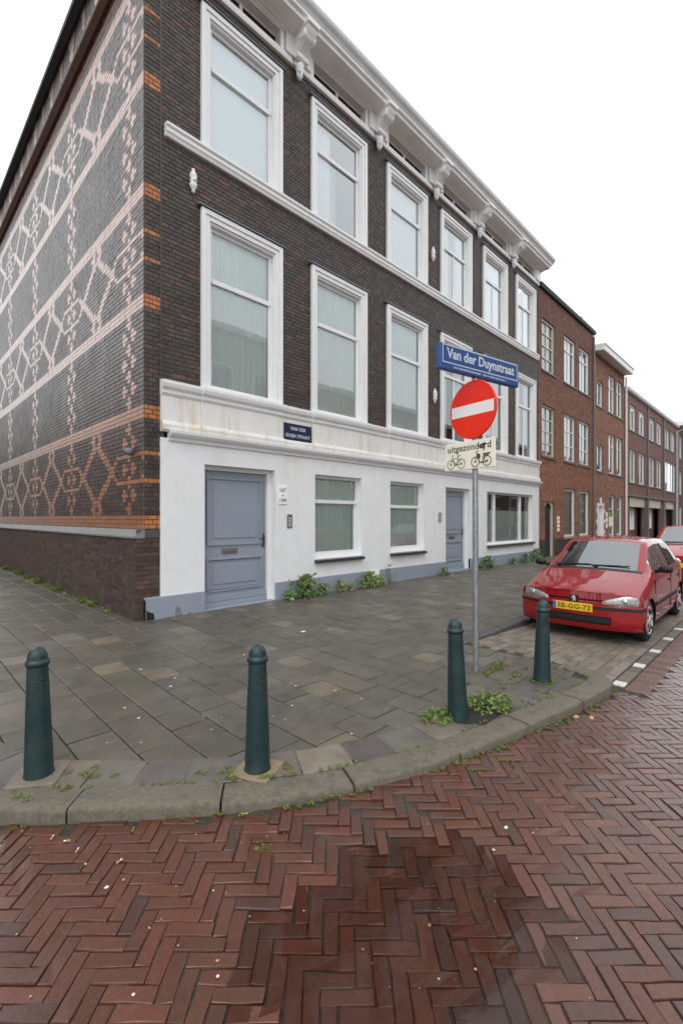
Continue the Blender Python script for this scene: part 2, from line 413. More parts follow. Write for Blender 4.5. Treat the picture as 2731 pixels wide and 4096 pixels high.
b.build('joint_bed', M['joint'], road, smooth=True)
b = MB()
for (x0, x1, y0, y1) in ((12, 200, -4, 1.0), (-60, -2, -4, 40), (-2, 12, -9, -4), (12, 200, -9, -4), (-60, -2, -9, -4), (-2, .0, 5, 60)):
    b.add([(x0,y0,-.006),(x1,y0,-.006),(x1,y1,-.006),(x0,y1,-.006)], [(0,1,2,3)])
M['far_clinker'] = mat('distant_clinker', (.16,.075,.06), .5, noise=.35, nscale=12, bump=.4, bscale=30)
b.build('distant_paving', M['far_clinker'], road, fix=False)
W = .0630
ii, jj = np.meshgrid(np.arange(-170, 215), np.arange(-65, 280))
ii, jj = ii.ravel(), jj.ravel(); tt = (ii+jj) % 6
E1 = np.array([.70711, -.70711]); E2 = np.array([.70711, .70711])
def clinkers():
    rec = []
    for t0, hor in ((0, True), (3, False)):
        k = tt == t0; i, j = ii[k], jj[k]
        a = (i + (1.5 if hor else .5))*W; c = (j + (.5 if hor else 1.5))*W
        x = a*E1[0] + c*E2[0]; y = a*E1[1] + c*E2[1]
        rec.append(np.stack([x, y, np.full(len(x), 1. if hor else 0.)], 1))
    r = np.concatenate(rec)
    x, y = r[:, 0], r[:, 1]
    bay_edge = (x > 5.0) & (y > 1.0)
    keep = (x > -1.6) & (x < 12) & (y > -3.2) & (y < 5) & ~inside(x, y) & ~bay_edge & (y > .10*x - 1.6)
    return r[keep]
R = clinkers(); nR = len(R)
zc = road_z(R[:, 0], R[:, 1]) + nrs.normal(0, .0019, nR)
ang = nrs.normal(0, .018, nR); L_, W_ = 3*W-.0030 + nrs.normal(0, .0025, nR), W-.0036 + nrs.normal(0, .0011, nR)
tilt = nrs.normal(0, .007, (nR, 2))
big = nrs.rand(nR, 1)
cl = np.array([.108,.036,.019])*(.78+.42*nrs.rand(nR, 1)) * (1 + nrs.normal(0, .05, (nR, 3)))
cl = np.where(big < .14, np.array([.078,.030,.021])*(.8+.4*nrs.rand(nR, 1)), cl)
cl = np.where(big > .93, np.array([.115,.038,.022])*(.85+.3*nrs.rand(nR, 1)), cl)
far = np.clip((R[:, 0]*.707+R[:, 1]*.707-2.6)/3.5, 0, 1)[:, None]          # greyer with distance: wet sky sheen put into the clinkers' colour
cl = cl*np.array([.90,.84,.78])
cl = cl*(1-.35*far) + np.array([.09,.06,.055])*.35*far*1.6
def clinker_shape(seg, chip):
    """a slightly rounded block in unit coordinates: rings from the bottom edge up to the worn top"""
    rings = []
    def ring(inset, z, seed):
        p = []
        for (a, bq) in ((-.5,-.5),(0,-.5),(.5,-.5),(.5,.5),(0,.5),(-.5,.5)): p.append((a, bq, inset, z))
        return p
    rings = [ring(0, -.03, 0), ring(0, -.006, 1), ring(.0018, -.0010, 2), ring(.0042, 0, 3)] if seg else [ring(0, -.02, 0), ring(.001, -.004, 1), ring(.0042, 0, 2)]
    F = []
    for k in range(len(rings)-1):
        for q in range(6): F.append((k*6+q, k*6+(q+1) % 6, (k+1)*6+(q+1) % 6, (k+1)*6+q))
    o = (len(rings)-1)*6
    F += [(o, o+1, o+4, o+5), (o+1, o+2, o+3, o+4)]
    return np.array([p for r in rings for p in r]), np.array(F)
def lay(idx, seg):
    S, F = clinker_shape(seg, 0); n = len(idx); k = len(S)
    jit = nrs.normal(0, .0022 if seg else .001, (n, 6, 2)); nr = k//6
    V = np.empty((n, k, 3))
    for q in range(k):
        a, bq, ins, z = S[q]; ring, c = q//6, q % 6
        lx = a*(L_[idx]) - np.sign(a)*ins + jit[:, c, 0]*(ring > 0); ly = bq*(W_[idx]) - np.sign(bq)*ins + jit[:, c, 1]*(ring > 0)
        cs, sn = np.cos(ang[idx]), np.sin(ang[idx]); lx, ly = lx*cs-ly*sn, lx*sn+ly*cs
        hz = z + lx*tilt[idx, 0]*.6 + ly*tilt[idx, 1] + (nrs.normal(0, .0008, n) if ring == nr-1 else 0)
        h = R[idx, 2] > .5
        ux = np.where(h, lx, ly*-1); uy = np.where(h, ly, lx)
        V[:, q, 0] = R[idx, 0] + ux*E1[0] + uy*E2[0]; V[:, q, 1] = R[idx, 1] + ux*E1[1] + uy*E2[1]; V[:, q, 2] = zc[idx] + hz
    return V, F
vis = view_size(np.stack([R[:, 0], R[:, 1], zc], 1)); order = np.argsort(-vis)
near, rest = order[:300], order[300:]
V, F = lay(near, True); singles('brick', V, F, cl[near], M['clinker'], road)
V, F = lay(rest, False); mesh_many('brick_paving', V, F, cl[rest], M['clinker'], road)

# ---- kerb stones
kerb = empty('kerb', (2, 2, 0), 'rounded concrete kerb around the street corner', 'kerb', kind='structure')
def kerb_run(path, width, joint_len, top, bot, material, first=0):
    P = path; s = [0]
    for p, q in zip(P[:-1], P[1:]): s.append(s[-1] + (q-p).length)
    def at(d):
        d = min(max(d, 0), s[-1]-1e-6)
        k = max(i for i in range(len(s)) if s[i] <= d); k = min(k, len(P)-2)
        t = (d-s[k])/(s[k+1]-s[k]); p = P[k].lerp(P[k+1], t); dirv = (P[min(k+2, len(P)-1)]-P[max(k-1, 0)]).normalized()
        return p, Vector((-dirv.y, dirv.x))
    d = first
    while d < s[-1]-.12:
        ln = min(joint_len + rnd.uniform(-.05, .05), s[-1]-d); n = max(1, int(ln/.12)); dz = rnd.uniform(-.006, .006)
        b = MB(); e = .013
        prof = [(0, bot), (.0, top-e*1.6), (.006, top-e*.6), (e, top-.002), (width*.5, top+.002), (width, top)]
        prof += [(width, bot)]
        m_ = len(prof); vs = []
        for k in range(n+1):
            dd = d + .006 + (ln-.012)*k/n; p, nm = at(dd)
            end = 0.004 if k in (0, n) else 0
            wob = rnd.uniform(-.004, .004)
            for w_, z_ in prof:
                q = p + nm*(w_ + (wob if w_ < .03 else 0)); zz = z_ + dz*(z_ > 0) - (end if z_ > .03 else 0)
                vs.append((q.x, q.y, zz))
        fs = [(k*m_+i, k*m_+(i+1) % m_, (k+1)*m_+(i+1) % m_, (k+1)*m_+i) for k in range(n) for i in range(m_)]
        fs += [tuple(range(m_))[::-1], tuple(range(n*m_, (n+1)*m_))]
        b.add(vs, fs); b.build('kerb_stone', material, kerb, angle=50)
        d += ln
kerb_run(KERB, .205, .80, .086, -.06, M['kerb'])
kerb_run([Vector((5.30, 2.97)), Vector((12, 2.965)), Vector((20, 2.96)), Vector((60, 2.96))], .16, 1.0, .094, -.06, M['kerb_dark'])

# ---- pavement: bed, square tiles in half bond, border row along the kerb
pave = empty('pavement', (4, 4, .08), 'grey concrete tile pavement around the street corner', 'pavement', kind='structure')
b = MB(); cs = .12
GX, GY = np.meshgrid(np.arange(-.2, 20, cs), np.arange(1.2, 21, cs), indexing='ij')
INS = inside(GX, GY) & inside(GX+cs, GY) & inside(GX, GY+cs) & inside(GX+cs, GY+cs)
for i_, x0 in enumerate(np.arange(-.2, 20, cs)):
    for j_, y0 in enumerate(np.arange(1.2, 21, cs)):
        if y0 > 6.8 and x0 > 2.8: continue
        if not INS[i_, j_]: continue
        b.add([(x, y, float(zp(x, y))-.013) for x, y in ((x0,y0),(x0+cs,y0),(x0+cs,y0+cs),(x0,y0+cs))], [(0,1,2,3)])
b.add([(x, y, float(zp(x, y))-.013) for x, y in ((20,2.97),(90,2.97),(90,6.9),(20,6.9))], [(0,1,2,3)])
b.build('joint_bed', M['joint'], pave, fix=False)
T = .302; rects = []
for k in range(0, 75):
    x0 = .02 + k*T
    off = .5*T*(k % 2)
    for q in range(-2, 66):
        y0 = 1.0 + q*T + off
        xc, yc = x0+T/2, y0+T/2
        if yc > 6.75 and xc > 2.75: continue
        if yc > 20 or xc > 22: continue
        if not inside(xc, yc): continue
        if yc < 6 and not (xc > 5.0 and yc > 1.95) and not all(bool(inside(px_, py_)) for px_, py_ in ((x0,y0),(x0+T,y0),(x0,y0+T),(x0+T,y0+T))): continue
        rects.append((x0, y0))
rects = np.array(rects); nT = len(rects)
tc_ = np.array([.098,.086,.067])*(.86+.28*nrs.rand(nT, 1))*(1+nrs.normal(0, .02, (nT, 3)))
sel = nrs.rand(nT)
tc_ = np.where((sel < .034)[:, None], np.array([.155,.126,.090])*(.9+.2*nrs.rand(nT, 1)), tc_)
tc_ = np.where((sel > .96)[:, None], np.array([.14,.123,.106])*(.9+.2*nrs.rand(nT, 1)), tc_)
def tile_verts(c4, z4, gap, n):
    """c4: (n,4,2) corner points -> chamfered slabs"""
    cen = c4.mean(1, keepdims=True); d = c4-cen
    ln = np.linalg.norm(d, axis=2, keepdims=True)
    V = np.empty((n, 12, 3))
    for r_, (ins, dz) in enumerate(((gap, -.03), (gap, -.004), (gap+.005, 0))):
        V[:, r_*4:r_*4+4, :2] = cen + d*(1-ins/ln*1.414); V[:, r_*4:r_*4+4, 2] = z4 + dz
    F = []
    for k in range(2):
        for q in range(4): F.append((k*4+q, k*4+(q+1) % 4, (k+1)*4+(q+1) % 4, (k+1)*4+q))
    F.append((8, 9, 10, 11))
    return V, np.array(F)
c4 = np.stack([rects, rects+[T,0], rects+[T,T], rects+[0,T]], 1)
c4 = c4 + nrs.normal(0, .0015, c4.shape)
z4 = zp(c4[..., 0], c4[..., 1]) + nrs.normal(0, .0012, (nT, 1)) + nrs.normal(0, .0008, (nT, 4))
V, F = tile_verts(c4, z4, .0042, nT)
# border row: tiles laid square to the curved kerb
bs = []; bc = []
acc = 0; P = KERB; last = None
def offset_pt(i, w_):
    d = (P[min(i+1, len(P)-1)]-P[max(i-1, 0)]).normalized(); return P[i] + Vector((-d.y, d.x))*w_
i0 = 0; run = 0
border = []
for i in range(1, len(P)):
    run += (offset_pt(i, .36)-offset_pt(i-1, .36)).length
    if run >= .285 and P[i].y < 5.5:
        a0, a1 = offset_pt(i0, .207), offset_pt(i, .207); o1, o0 = offset_pt(i, .505), offset_pt(i0, .505)
        if P[i].x < 4.75: border.append([(a0.x, a0.y), (a1.x, a1.y), (o1.x, o1.y), (o0.x, o0.y)])
        i0 = i; run = 0
    elif P[i].y >= 5.5: i0 = i; run = 0
border = np.array(border); nb = len(border)
zb4 = zp(border[..., 0], border[..., 1]) + .004 + nrs.normal(0, .001, (nb, 1))
Vb, _ = tile_verts(border, zb4, .004, nb)
cb = np.array([.115,.10,.088])*(.75+.45*nrs.rand(nb, 1))*(1+nrs.normal(0, .03, (nb, 3)))
for k in range(nb):
    if nrs.rand() < .22: cb[k] = np.array([.165,.138,.108])*(.85+.3*nrs.rand())
V = np.concatenate([V, Vb]); tc_ = np.concatenate([tc_, cb])
cen = V.mean(1); order = np.argsort(-view_size(cen)); near, rest = order[:300], order[300:]
singles('paving_tile', V[near], F, tc_[near], M['tile'], pave)
mesh_many('paving_tiles_beyond', V[rest], F, tc_[rest], M['tile'], pave)
b = MB(); b.add([(x, y, float(zp(x, y))-.002) for x, y in ((22.1,3.12),(90,3.12),(90,6.68),(22.1,6.68))], [(0,1,2,3)])
M['far_tile'] = mat('distant_tile', (.12,.105,.09), .55, noise=.3, nscale=3)
b.build('distant_paving', M['far_tile'], pave, fix=False)

# ---- parking bay
bay = empty('parking_bay', (7, 2.1, 0), 'grey brown brick parking bay marked off with white blocks', 'parking bay', kind='structure')
def bay_z(x, y):
    return .070*(1-np.clip((x-5.25)/1.9, 0, 1))*np.clip((y-1.35)/.9, 0, 1)
b = MB(); b.grid(lambda u, v: (5.0+16*u, .9+2.08*v, float(bay_z(5.0+16*u, .9+2.08*v))-.012), 60, 12)
b.build('joint_bed', M['joint'], bay, fix=False)
r4 = []; bcol = []
for q in range(16):
    y0 = 1.335 + q*.102
    for k in range(80):
        x0 = 5.02 + k*.204 + (.102 if q % 2 else 0)
        if bool(inside(x0+.1, y0+.05)): continue
        r4.append([(x0,y0),(x0+.204,y0),(x0+.204,y0+.102),(x0,y0+.102)]); bcol.append(np.array([.185,.155,.125])*(.72+.5*rnd.random()))
for k in range(130):      # dark edge course with a white block at every fourth place
    x0 = 5.12 + k*.2
    if x0 > 21: break
    wq = .03 if k % 4 == 0 else 0
    r4.append([(x0+wq,1.205),(x0+.2-wq,1.205),(x0+.2-wq,1.32),(x0+wq,1.32)])
    bcol.append(np.array([.66,.65,.60])*(.85+.15*rnd.random()) if k % 4 == 0 else np.array([.13,.112,.095])*(.8+.4*rnd.random()))
for k in range(150):
    x0 = 5.05 + k*.104
    if x0 > 20: break
    r4.append([(x0,.99),(x0+.104,.99),(x0+.104,1.192),(x0,1.192)]); bcol.append(np.array([.14,.075,.06])*(.7+.5*rnd.random()))
r4 = np.array(r4) + nrs.normal(0, .0012, (len(r4), 4, 2)); bcol = np.array(bcol)
zb = bay_z(r4[..., 0], r4[..., 1]) + nrs.normal(0, .0016, (len(r4), 1)) + np.where(bcol[:, :1] > .5, .002, 0)
V, F = tile_verts(r4, zb, .0035, len(r4))
order = np.argsort(-view_size(V.mean(1))); near, rest = order[:300], order[300:]
singles('brick', V[near], F, bcol[near], M['bay_brick'], bay)
mesh_many('brick_paving', V[rest], F, bcol[rest], M['bay_brick'], bay)
b = MB(); b.add([(21,.9,-.004),(200,.9,-.004),(200,2.96,-.004),(21,2.96,-.004)], [(0,1,2,3)])
M['far_bay'] = mat('distant_bay', (.13,.105,.085), .6, noise=.3, nscale=5); b.build('distant_paving', M['far_bay'], bay, fix=False)

# ---- puddle of rain water lying in the dip
def puddle(cx, cy, a, bb, z, label):
    n = 72; m = MB(); pts = []
    ph = [rnd.uniform(0, 6.28) for _ in range(6)]
    for k in range(n):
        t = 2*math.pi*k/n
        r = 1 + .16*math.sin(3*t+ph[0]) + .12*math.sin(5*t+ph[1]) + .08*math.sin(9*t+ph[2]) + .05*math.sin(16*t+ph[3])
        u, v = a*r*math.cos(t), bb*r*math.sin(t)
        pts.append((cx + (u+v)*.7071, cy + (-u+v)*.7071, z))
    m.add([(cx, cy, z)] + pts, [(0, 1+k, 1+(k+1) % n) for k in range(n)])
    return tag(m.build('puddle', M['water'], fix=False), label, 'puddle', kind='structure')
puddle(1.55, 1.2, 1.05, .90, -.0085, 'shallow clear rain puddle on the red clinkers by the kerb')

# ================================================================== CORNER BUILDING
CH, Z0 = .0668, 1.49            # brick course height, height of the first patterned course
HD = 2.9/26                     # header length; the pattern repeats every 26 headers
def panel(mb, s0, s1, z0, z1, holes, d=0., reveal=0., mi=0):
    """flat wall with rectangular holes and their reveals"""
    ss = sorted({s0, s1, *[v for h in holes for v in h[:2] if s0 < v < s1]}); zz = sorted({z0, z1, *[v for h in holes for v in h[2:4] if z0 < v < z1]})
    for a, b_ in zip(ss[:-1], ss[1:]):
        for c, e in zip(zz[:-1], zz[1:]):
            ms, mz = (a+b_)/2, (c+e)/2
            if any(h[0] < ms < h[1] and h[2] < mz < h[3] for h in holes): continue
            mb.add([(a,d,c),(b_,d,c),(b_,d,e),(a,d,e)], [(0,1,2,3)], mi)
    if reveal:
        for h in holes:
            a, b_, c, e = h[:4]; r = d-reveal
            mb.add([(a,d,c),(a,d,e),(a,r,e),(a,r,c)], [(0,1,2,3)], mi); mb.add([(b_,d,c),(b_,r,c),(b_,r,e),(b_,d,e)], [(0,1,2,3)], mi)
            mb.add([(a,d,e),(b_,d,e),(b_,r,e),(a,r,e)], [(0,1,2,3)], mi); mb.add([(a,d,c),(a,r,c),(b_,r,c),(b_,d,c)], [(0,1,2,3)], mi)
def cut(a, b_, z, holes):
    segs = [(a, b_)]
    for h in holes:
        if not (h[2] < z < h[3]): continue
        out = []
        for p, q in segs:
            if h[1] <= p or h[0] >= q: out.append((p, q)); continue
            if h[0] > p: out.append((p, h[0]))
            if h[1] < q: out.append((h[1], q))
        segs = out
    return [(p, q) for p, q in segs if q-p > .025]
def courses(s0, s1, k0, k1, holes, color, header_rows=True, z00=Z0, ch=CH, hd=HD, jt=.0045):
    """bricks in cross bond, cut at the openings"""
    R_, C_ = [], []
    for k in range(k0, k1):
        z = z00 + k*ch; hdr = header_rows and k % 2 == 1
        step = hd if hdr else 2*hd
        off = (0 if hdr else (hd*.5 if k % 4 == 0 else hd*1.5)) if header_rows else (0 if k % 2 else hd)
        n = int((s1-s0)/step)+3
        for i in range(-1, n):
            a = max(s0 - step + off + i*step, s0); q = min(s0 - step + off + (i+1)*step, s1)
            if q-a < .02: continue
            for p_, q_ in cut(a, q, z+ch/2, holes):
                R_.append((p_+jt, q_-jt, z+jt, z+ch-jt)); C_.append(color((p_+q_)/2, k))
    return R_, C_
def vary(c, amt=.25, tint=.06):
    f = 1-amt + 2*amt*rnd.random(); return (c[0]*f*(1+rnd.uniform(-tint, tint)), c[1]*f, c[2]*f*(1+rnd.uniform(-tint, tint)))
DARK, DARK2, RED, ORANGE = (.050,.037,.030), (.068,.048,.037), (.098,.043,.029), (.42,.150,.048)
def dark_color(s, k):
    r = rnd.random()
    return vary(RED if r < .05 else DARK2 if r < .35 else DARK, .32)

corner = empty('corner_building', (2.8, 6.7, .15), 'dark brick corner building with orange brick patterns, white ground floor and tall white windows', 'building')
WL = [3.60, 5.905, 8.20, 10.43, 12.71, 14.96]; WW = 1.60
UP = [(l, l+WW, 7.49, 9.76) for l in WL]; FI = [(l, l+WW, 3.69, 6.53) for l in WL]
DOOR1, G1, G2, DOOR2, G3 = (3.66,5.03,.13,2.50), (6.00,7.34,.86,2.50), (8.32,9.66,.86,2.50), (10.66,11.93,.15,2.47), (12.95,16.33,.84,2.45)
END = 16.84

# long facade: mortar wall with openings, then the bricks
ha = [(a+.05, b_-.05, c, e-.05) for a, b_, c, e in UP+FI]
b = MB(FA); panel(b, 2.965, END, 3.5, 10.2, ha, 0, .25)
b.build('wall', M['mortar'], corner)
rA, cA = courses(2.97, END, 30, 129, [(a+.03, b_-.03, c-.1, e-.02) for a, b_, c, e in UP+FI], dark_color)
rP, cP = [], []
def band(k): return ORANGE if (k % 48 in (0,1,2,24,25,26,10,16) and k < 125) else None
for k in range(0, 128):          # the corner pier carries the bands of the side wall
    z = Z0+k*CH; w = .235; cuts = [0, .5, 1] if k % 2 else [0, .24, .76, 1]
    for p_, q_ in zip(cuts[:-1], cuts[1:]):
        rP.append((2.73+p_*w+.004, 2.73+q_*w-.004, z+.0045, z+CH-.0045)); o_ = band(k); cP.append(vary(o_, .15) if o_ else dark_color(0, k))
for k in range(-20, -2):         # its foot
    z = Z0+k*CH; cuts = [0, .33, 1] if k % 2 else [0, .62, 1]
    for p_, q_ in zip(cuts[:-1], cuts[1:]):
        rP.append((2.602+p_*.36+.004, 2.602+q_*.36-.004, z+.0045, z+CH-.0045)); cP.append(vary((.088,.050,.040), .4))
b = MB(FA); b.box(2.732, 2.965, -.02, .0, 1.49, 10.2); b.box(2.602, 2.962, -.02, .0, .05, 1.36)
b.build('pier', M['mortar'], corner)

# side facade: patterned brickwork
H2 = HD/2
def motif(s, k):
    """True where the pale pattern runs; s measured from the first chain column, k = course"""
    kk = k % 48; u = (s % 2.9)/HD; u = u-26 if u > 13 else u       # headers from the nearest chain column
    w = abs(((s-1.45) % 2.9)/HD); w = w-26 if w > 13 else w        # headers from the nearest diamond axis
    if k >= 124:
        if k in (126, 130): return True
        if k == 128: return abs(u) % 3 < 1.2
        return False
    if kk in (0,1,2,24,25,26): return True
    m6 = k % 6                                                    # chain of small crosses
    d = 0 if m6 in (3,4,5) else 1
    core = m6 in (4, 1)
    if d == 0 and abs(u) < (1.0 if core else .5): return True
    if d == 1 and abs(abs(u)-1.5) < (1.0 if core else .5): return True
    if 2 < kk < 24:
        e = kk-13; a = abs(u)
        if abs(e) == 3 and a < 4.6: return True
        if abs(e) == 2 and 4.2 < a < 5.6: return True
        if abs(e) == 1 and 5.0 < a < 6.4: return True
        if e == 0 and 5.6 < a < 7.4: return True
        q = abs(w); f = abs(e)
        if f <= 7 and abs(q-(6.7-.84*f)) < 1.05: return True
        g_ = f-9
        if abs(g_) == 2 and q < 1.05: return True
        if abs(g_) == 1 and .3 < q < 2.0: return True
        if g_ == 0 and .8 < q < 2.4: return True
    return False
COL0 = 7.235
def side_color(s, k):
    if (s-COL0 < -.40 and 2 < k % 48 < 24 and k % 48 in (10, 16) and k < 120): return ORANGE
    return ORANGE if motif(s-COL0, k) else None
rB, cB = [], []
S0, S1 = 6.69, 21.0
for k in range(0, 131):
    z = Z0+k*CH; n = int((S1-S0)/H2); off = (k % 2)*H2
    cells = [side_color(S0+off*.5+(i+.5)*H2, k) is not None for i in range(n)]
    i = 0
    while i < n:
        j = i
        while j < n and cells[j] == cells[i]: j += 1
        p = i
        first = True
        while p < j:
            ln = 4
            if first and not cells[i] and k % 2: ln = 2
            first = False
            if j-p < 6 and j-p > 4: ln = 2 if j-p == 5 else ln
            ln = min(ln, j-p)
            a = S0+off*.5+p*H2; q = a+ln*H2
            if p == 0: a = S0
            jt_ = .0022 if cells[i] else .0038
            rB.append((a+jt_, q-jt_, z+jt_, z+CH-jt_))
            cB.append(vary((.36,.135,.052), .16) if cells[i] else dark_color(0, k) if rnd.random() < .8 else vary(DARK2, .3)); p += ln
        i = j
# parapet above the ledge, pale wedge-shaped bars
for k in range(0, 13):
    z = 10.20 + k*CH; n = int((S1-S0)/H2)
    fr = k/12
    def bar(s):
        u = ((s-COL0) % 1.45)/HD; u = u-13 if u > 6.5 else u
        v_ = ((s-COL0-.72) % 1.45)/HD; v_ = v_-13 if v_ > 6.5 else v_
        return abs(u) < .5+1.2*fr*fr or (k > 6 and abs(v_) < .25+1.5*(fr-.5))
    cells = [bar(S0+(i+.5)*H2) for i in range(n)]
    i = 0
    while i < n:
        j = i
        while j < n and cells[j] == cells[i] and j-i < 4: j += 1
        rB.append((S0+i*H2+.0045, S0+j*H2-.0045, z+.0045, z+CH-.0045)); cB.append(vary((.40,.29,.22), .15) if cells[i] else dark_color(0, k)); i = j
b = MB(FB); b.box(S0, S1, -.3, 0, 1.40, 11.08); b.box(S0, S1, -.3, .128, .05, 1.36); b.build('side_wall', M['side_mortar'], corner)
rF, cF = courses(6.68, S1, -20, -2, [], lambda s, k: vary((.072,.050,.043) if rnd.random() < .7 else (.095,.052,.040), .35), True)

def split_bricks(lists, building, n_single):
    """lists: (rects, cols, frame, d0, material); the largest in view become parts, the rest one part per material"""
    allc = []; data = []
    for li, (r, c, fn, d0, m) in enumerate(lists):
        r = np.array(r); pr = d0 + .008 + nrs.normal(0, .0012, len(r))
        V, F = brick_parts(r, c, pr, fn)
        cen = np.stack(np.broadcast_arrays(*fn((r[:, 0]+r[:, 1])/2, pr, (r[:, 2]+r[:, 3])/2)), 1)
        sz = view_size(cen)*np.sqrt((r[:, 1]-r[:, 0]))
        data.append((V, F, np.array(c), fn, m)); allc += [(sz[i], li, i) for i in range(len(r))]
    allc.sort(reverse=True); pick = [[] for _ in lists]
    for sz, li, i in allc[:n_single]: pick[li].append(i)
    for li, (V, F, c, fn, m) in enumerate(data):
        s_ = np.array(sorted(pick[li]), int); rest_ = np.setdiff1d(np.arange(len(V)), s_)
        if len(s_): singles('brick', V[s_], F, c[s_], m, building, fn)
        if len(rest_): mesh_many('brickwork', V[rest_], F, c[rest_], m, building, fn)
pat = [c_[0] > .18 for c_ in cB]
sel_ = lambda L, want: [v for v, p_ in zip(L, pat) if p_ == want]
split_bricks([(rA, cA, FA, 0, M['wall_brick']), (rP, cP, FA, 0, M['wall_brick']), (sel_(rB, False), sel_(cB, False), FB, 0, M['glazed_brick']), (sel_(rB, True), sel_(cB, True), FB, .001, M['orange_brick']), (rF, cF, FB, .128, M['wall_brick'])], corner, 300)

# coping, ledge and roof edge of the side facade
b = MB(FB)
for a in np.arange(6.66, 20.9, 1.2): b.prism([(0,1.485),(.0,1.36),(.165,1.36),(.165,1.385)], a, min(a+1.194, 21))
b.build('coping', M['stone'], corner)
b = MB(FA); b.box(2.62, 2.962, -.02, .014, 1.362, 1.48); b.build('coping_end', M['kerb_dark'], corner)
b = MB(FB); b.prism([(0,10.06),(.06,10.06),(.14,10.13),(.14,10.19),(0,10.21)], 6.5, S1); b.build('ledge', M['orange_brown'], corner)
b = MB(FB); b.prism([(-.3,11.07),(.06,11.07),(.16,11.12),(.16,11.22),(-.3,11.26)], 6.5, S1); b.build('roof_edge', M['roof'], corner)
b = MB(); b.add([(2.6,6.3,10.86),(END,6.4,10.88),(END,12,12.3),(2.9,12,12.3),(2.9,21,12.3),(2.9,21,11.2),(2.9,6.7,11.2)], [(0,1,2,3)]); b.build('roof', M['roof'], corner)
b = MB(); b.box(3.35, END-.2, YA+.8, 20.5, .1, 10.6); b.build('interior_core', M['room'], corner)
b = MB(FB); b.lathe([(.055,0),(.06,.05),(.05,.09),(.02,.11)], (7.08,.01,2.64), (0,1,0), 14); b.build('wall_lamp', M['lead'], corner, smooth=True)
b = MB(FA); b.tube((2.967,.014,3.7), (2.967,.014,10.0), .011, n=6); b.build('edge_strip', M['iron'], corner)  # thin dark strip down the edge between pier and long facade

# white ground floor, band, string course
low = [DOOR1, G1, G2, DOOR2, G3]
b = MB(FA); panel(b, 2.955, END+.02, .12, 2.84, low, .034, .20)
b.add([(2.955,.034,.12),(2.955,.034,2.84),(2.955,-.1,2.84),(2.955,-.1,.12)], [(0,1,2,3)])
b.add([(END+.02,.034,.12),(END+.02,.034,2.84),(END+.02,-.1,2.84),(END+.02,-.1,.12)], [(0,1,2,3)])
b.build('rendered_wall', M['white'], corner)
for a, q in ((2.72, 3.66), (5.03, 10.66), (11.93, END+.03)):
    b = MB(FA); b.cbox(a, q, -.02, .062, .06, .50, .008); b.build('plinth', M['plinth'], corner)
b = MB(FA); b.add([(2.735,.066,.10),(2.83,.066,.10),(2.85,.066,.20),(2.838,.066,.27),(2.80,.066,.285),(2.77,.066,.30),(2.735,.066,.33)], [tuple(range(7))])
b.add([(2.719,.07,.08),(2.719,-.02,.08),(2.719,-.02,.47),(2.719,.07,.47)], [(0,1,2,3)]); b.build('bitumen_patch', M['black'], corner)
b = MB(FA); b.add([(3.17,.0635,.14),(3.24,.0635,.12),(3.27,.0635,.20),(3.24,.0635,.30),(3.19,.0635,.33),(3.16,.0635,.24)], [tuple(range(6))])
b.add([(3.36,.0635,.17),(3.40,.0635,.16),(3.42,.0635,.20),(3.38,.0635,.23)], [(0,1,2,3)]); b.build('bare_patch', M['stone'], corner)
edges = [2.955] + [v for l in WL for v in (l-.02, l+WW+.02)] + [END+.01]
for i, (a, q) in enumerate(zip(edges[:-1], edges[1:])):
    d = .075 if i % 2 else .055
    b = MB(FA); b.box(a+.002, q-.002, -.02, d, 2.93, 3.50); b.prism([(d-.01,2.95),(d+.035,2.955),(d+.045,3.03),(d+.03,3.075),(d-.01,3.09)], a+.002, q-.002)
    b.build('band_panel', M['cream'], corner)
    b = MB(FA); b.prism([(0,3.47),(d+.01,3.47),(d+.03,3.50),(d+.03,3.54),(d+.07,3.58),(d+.085,3.63),(d+.085,3.675),(0,3.70)], a, q); b.build('band_cap', M['white'], corner)
b = MB(FA); b.prism([(0,2.80),(.065,2.805),(.075,2.85),(.12,2.875),(.145,2.91),(.15,2.955),(.05,2.975),(0,2.975)], 3.065, END+.09); b.build('lower_moulding', M['gutter' if 0 else 'frame'], corner)
b = MB(FA); b.prism([(0,7.30),(.055,7.305),(.07,7.35),(.085,7.37),(.085,7.42),(.11,7.45),(.11,7.485),(0,7.505)], 3.02, END-.05); b.build('string_course', M['frame'], corner)

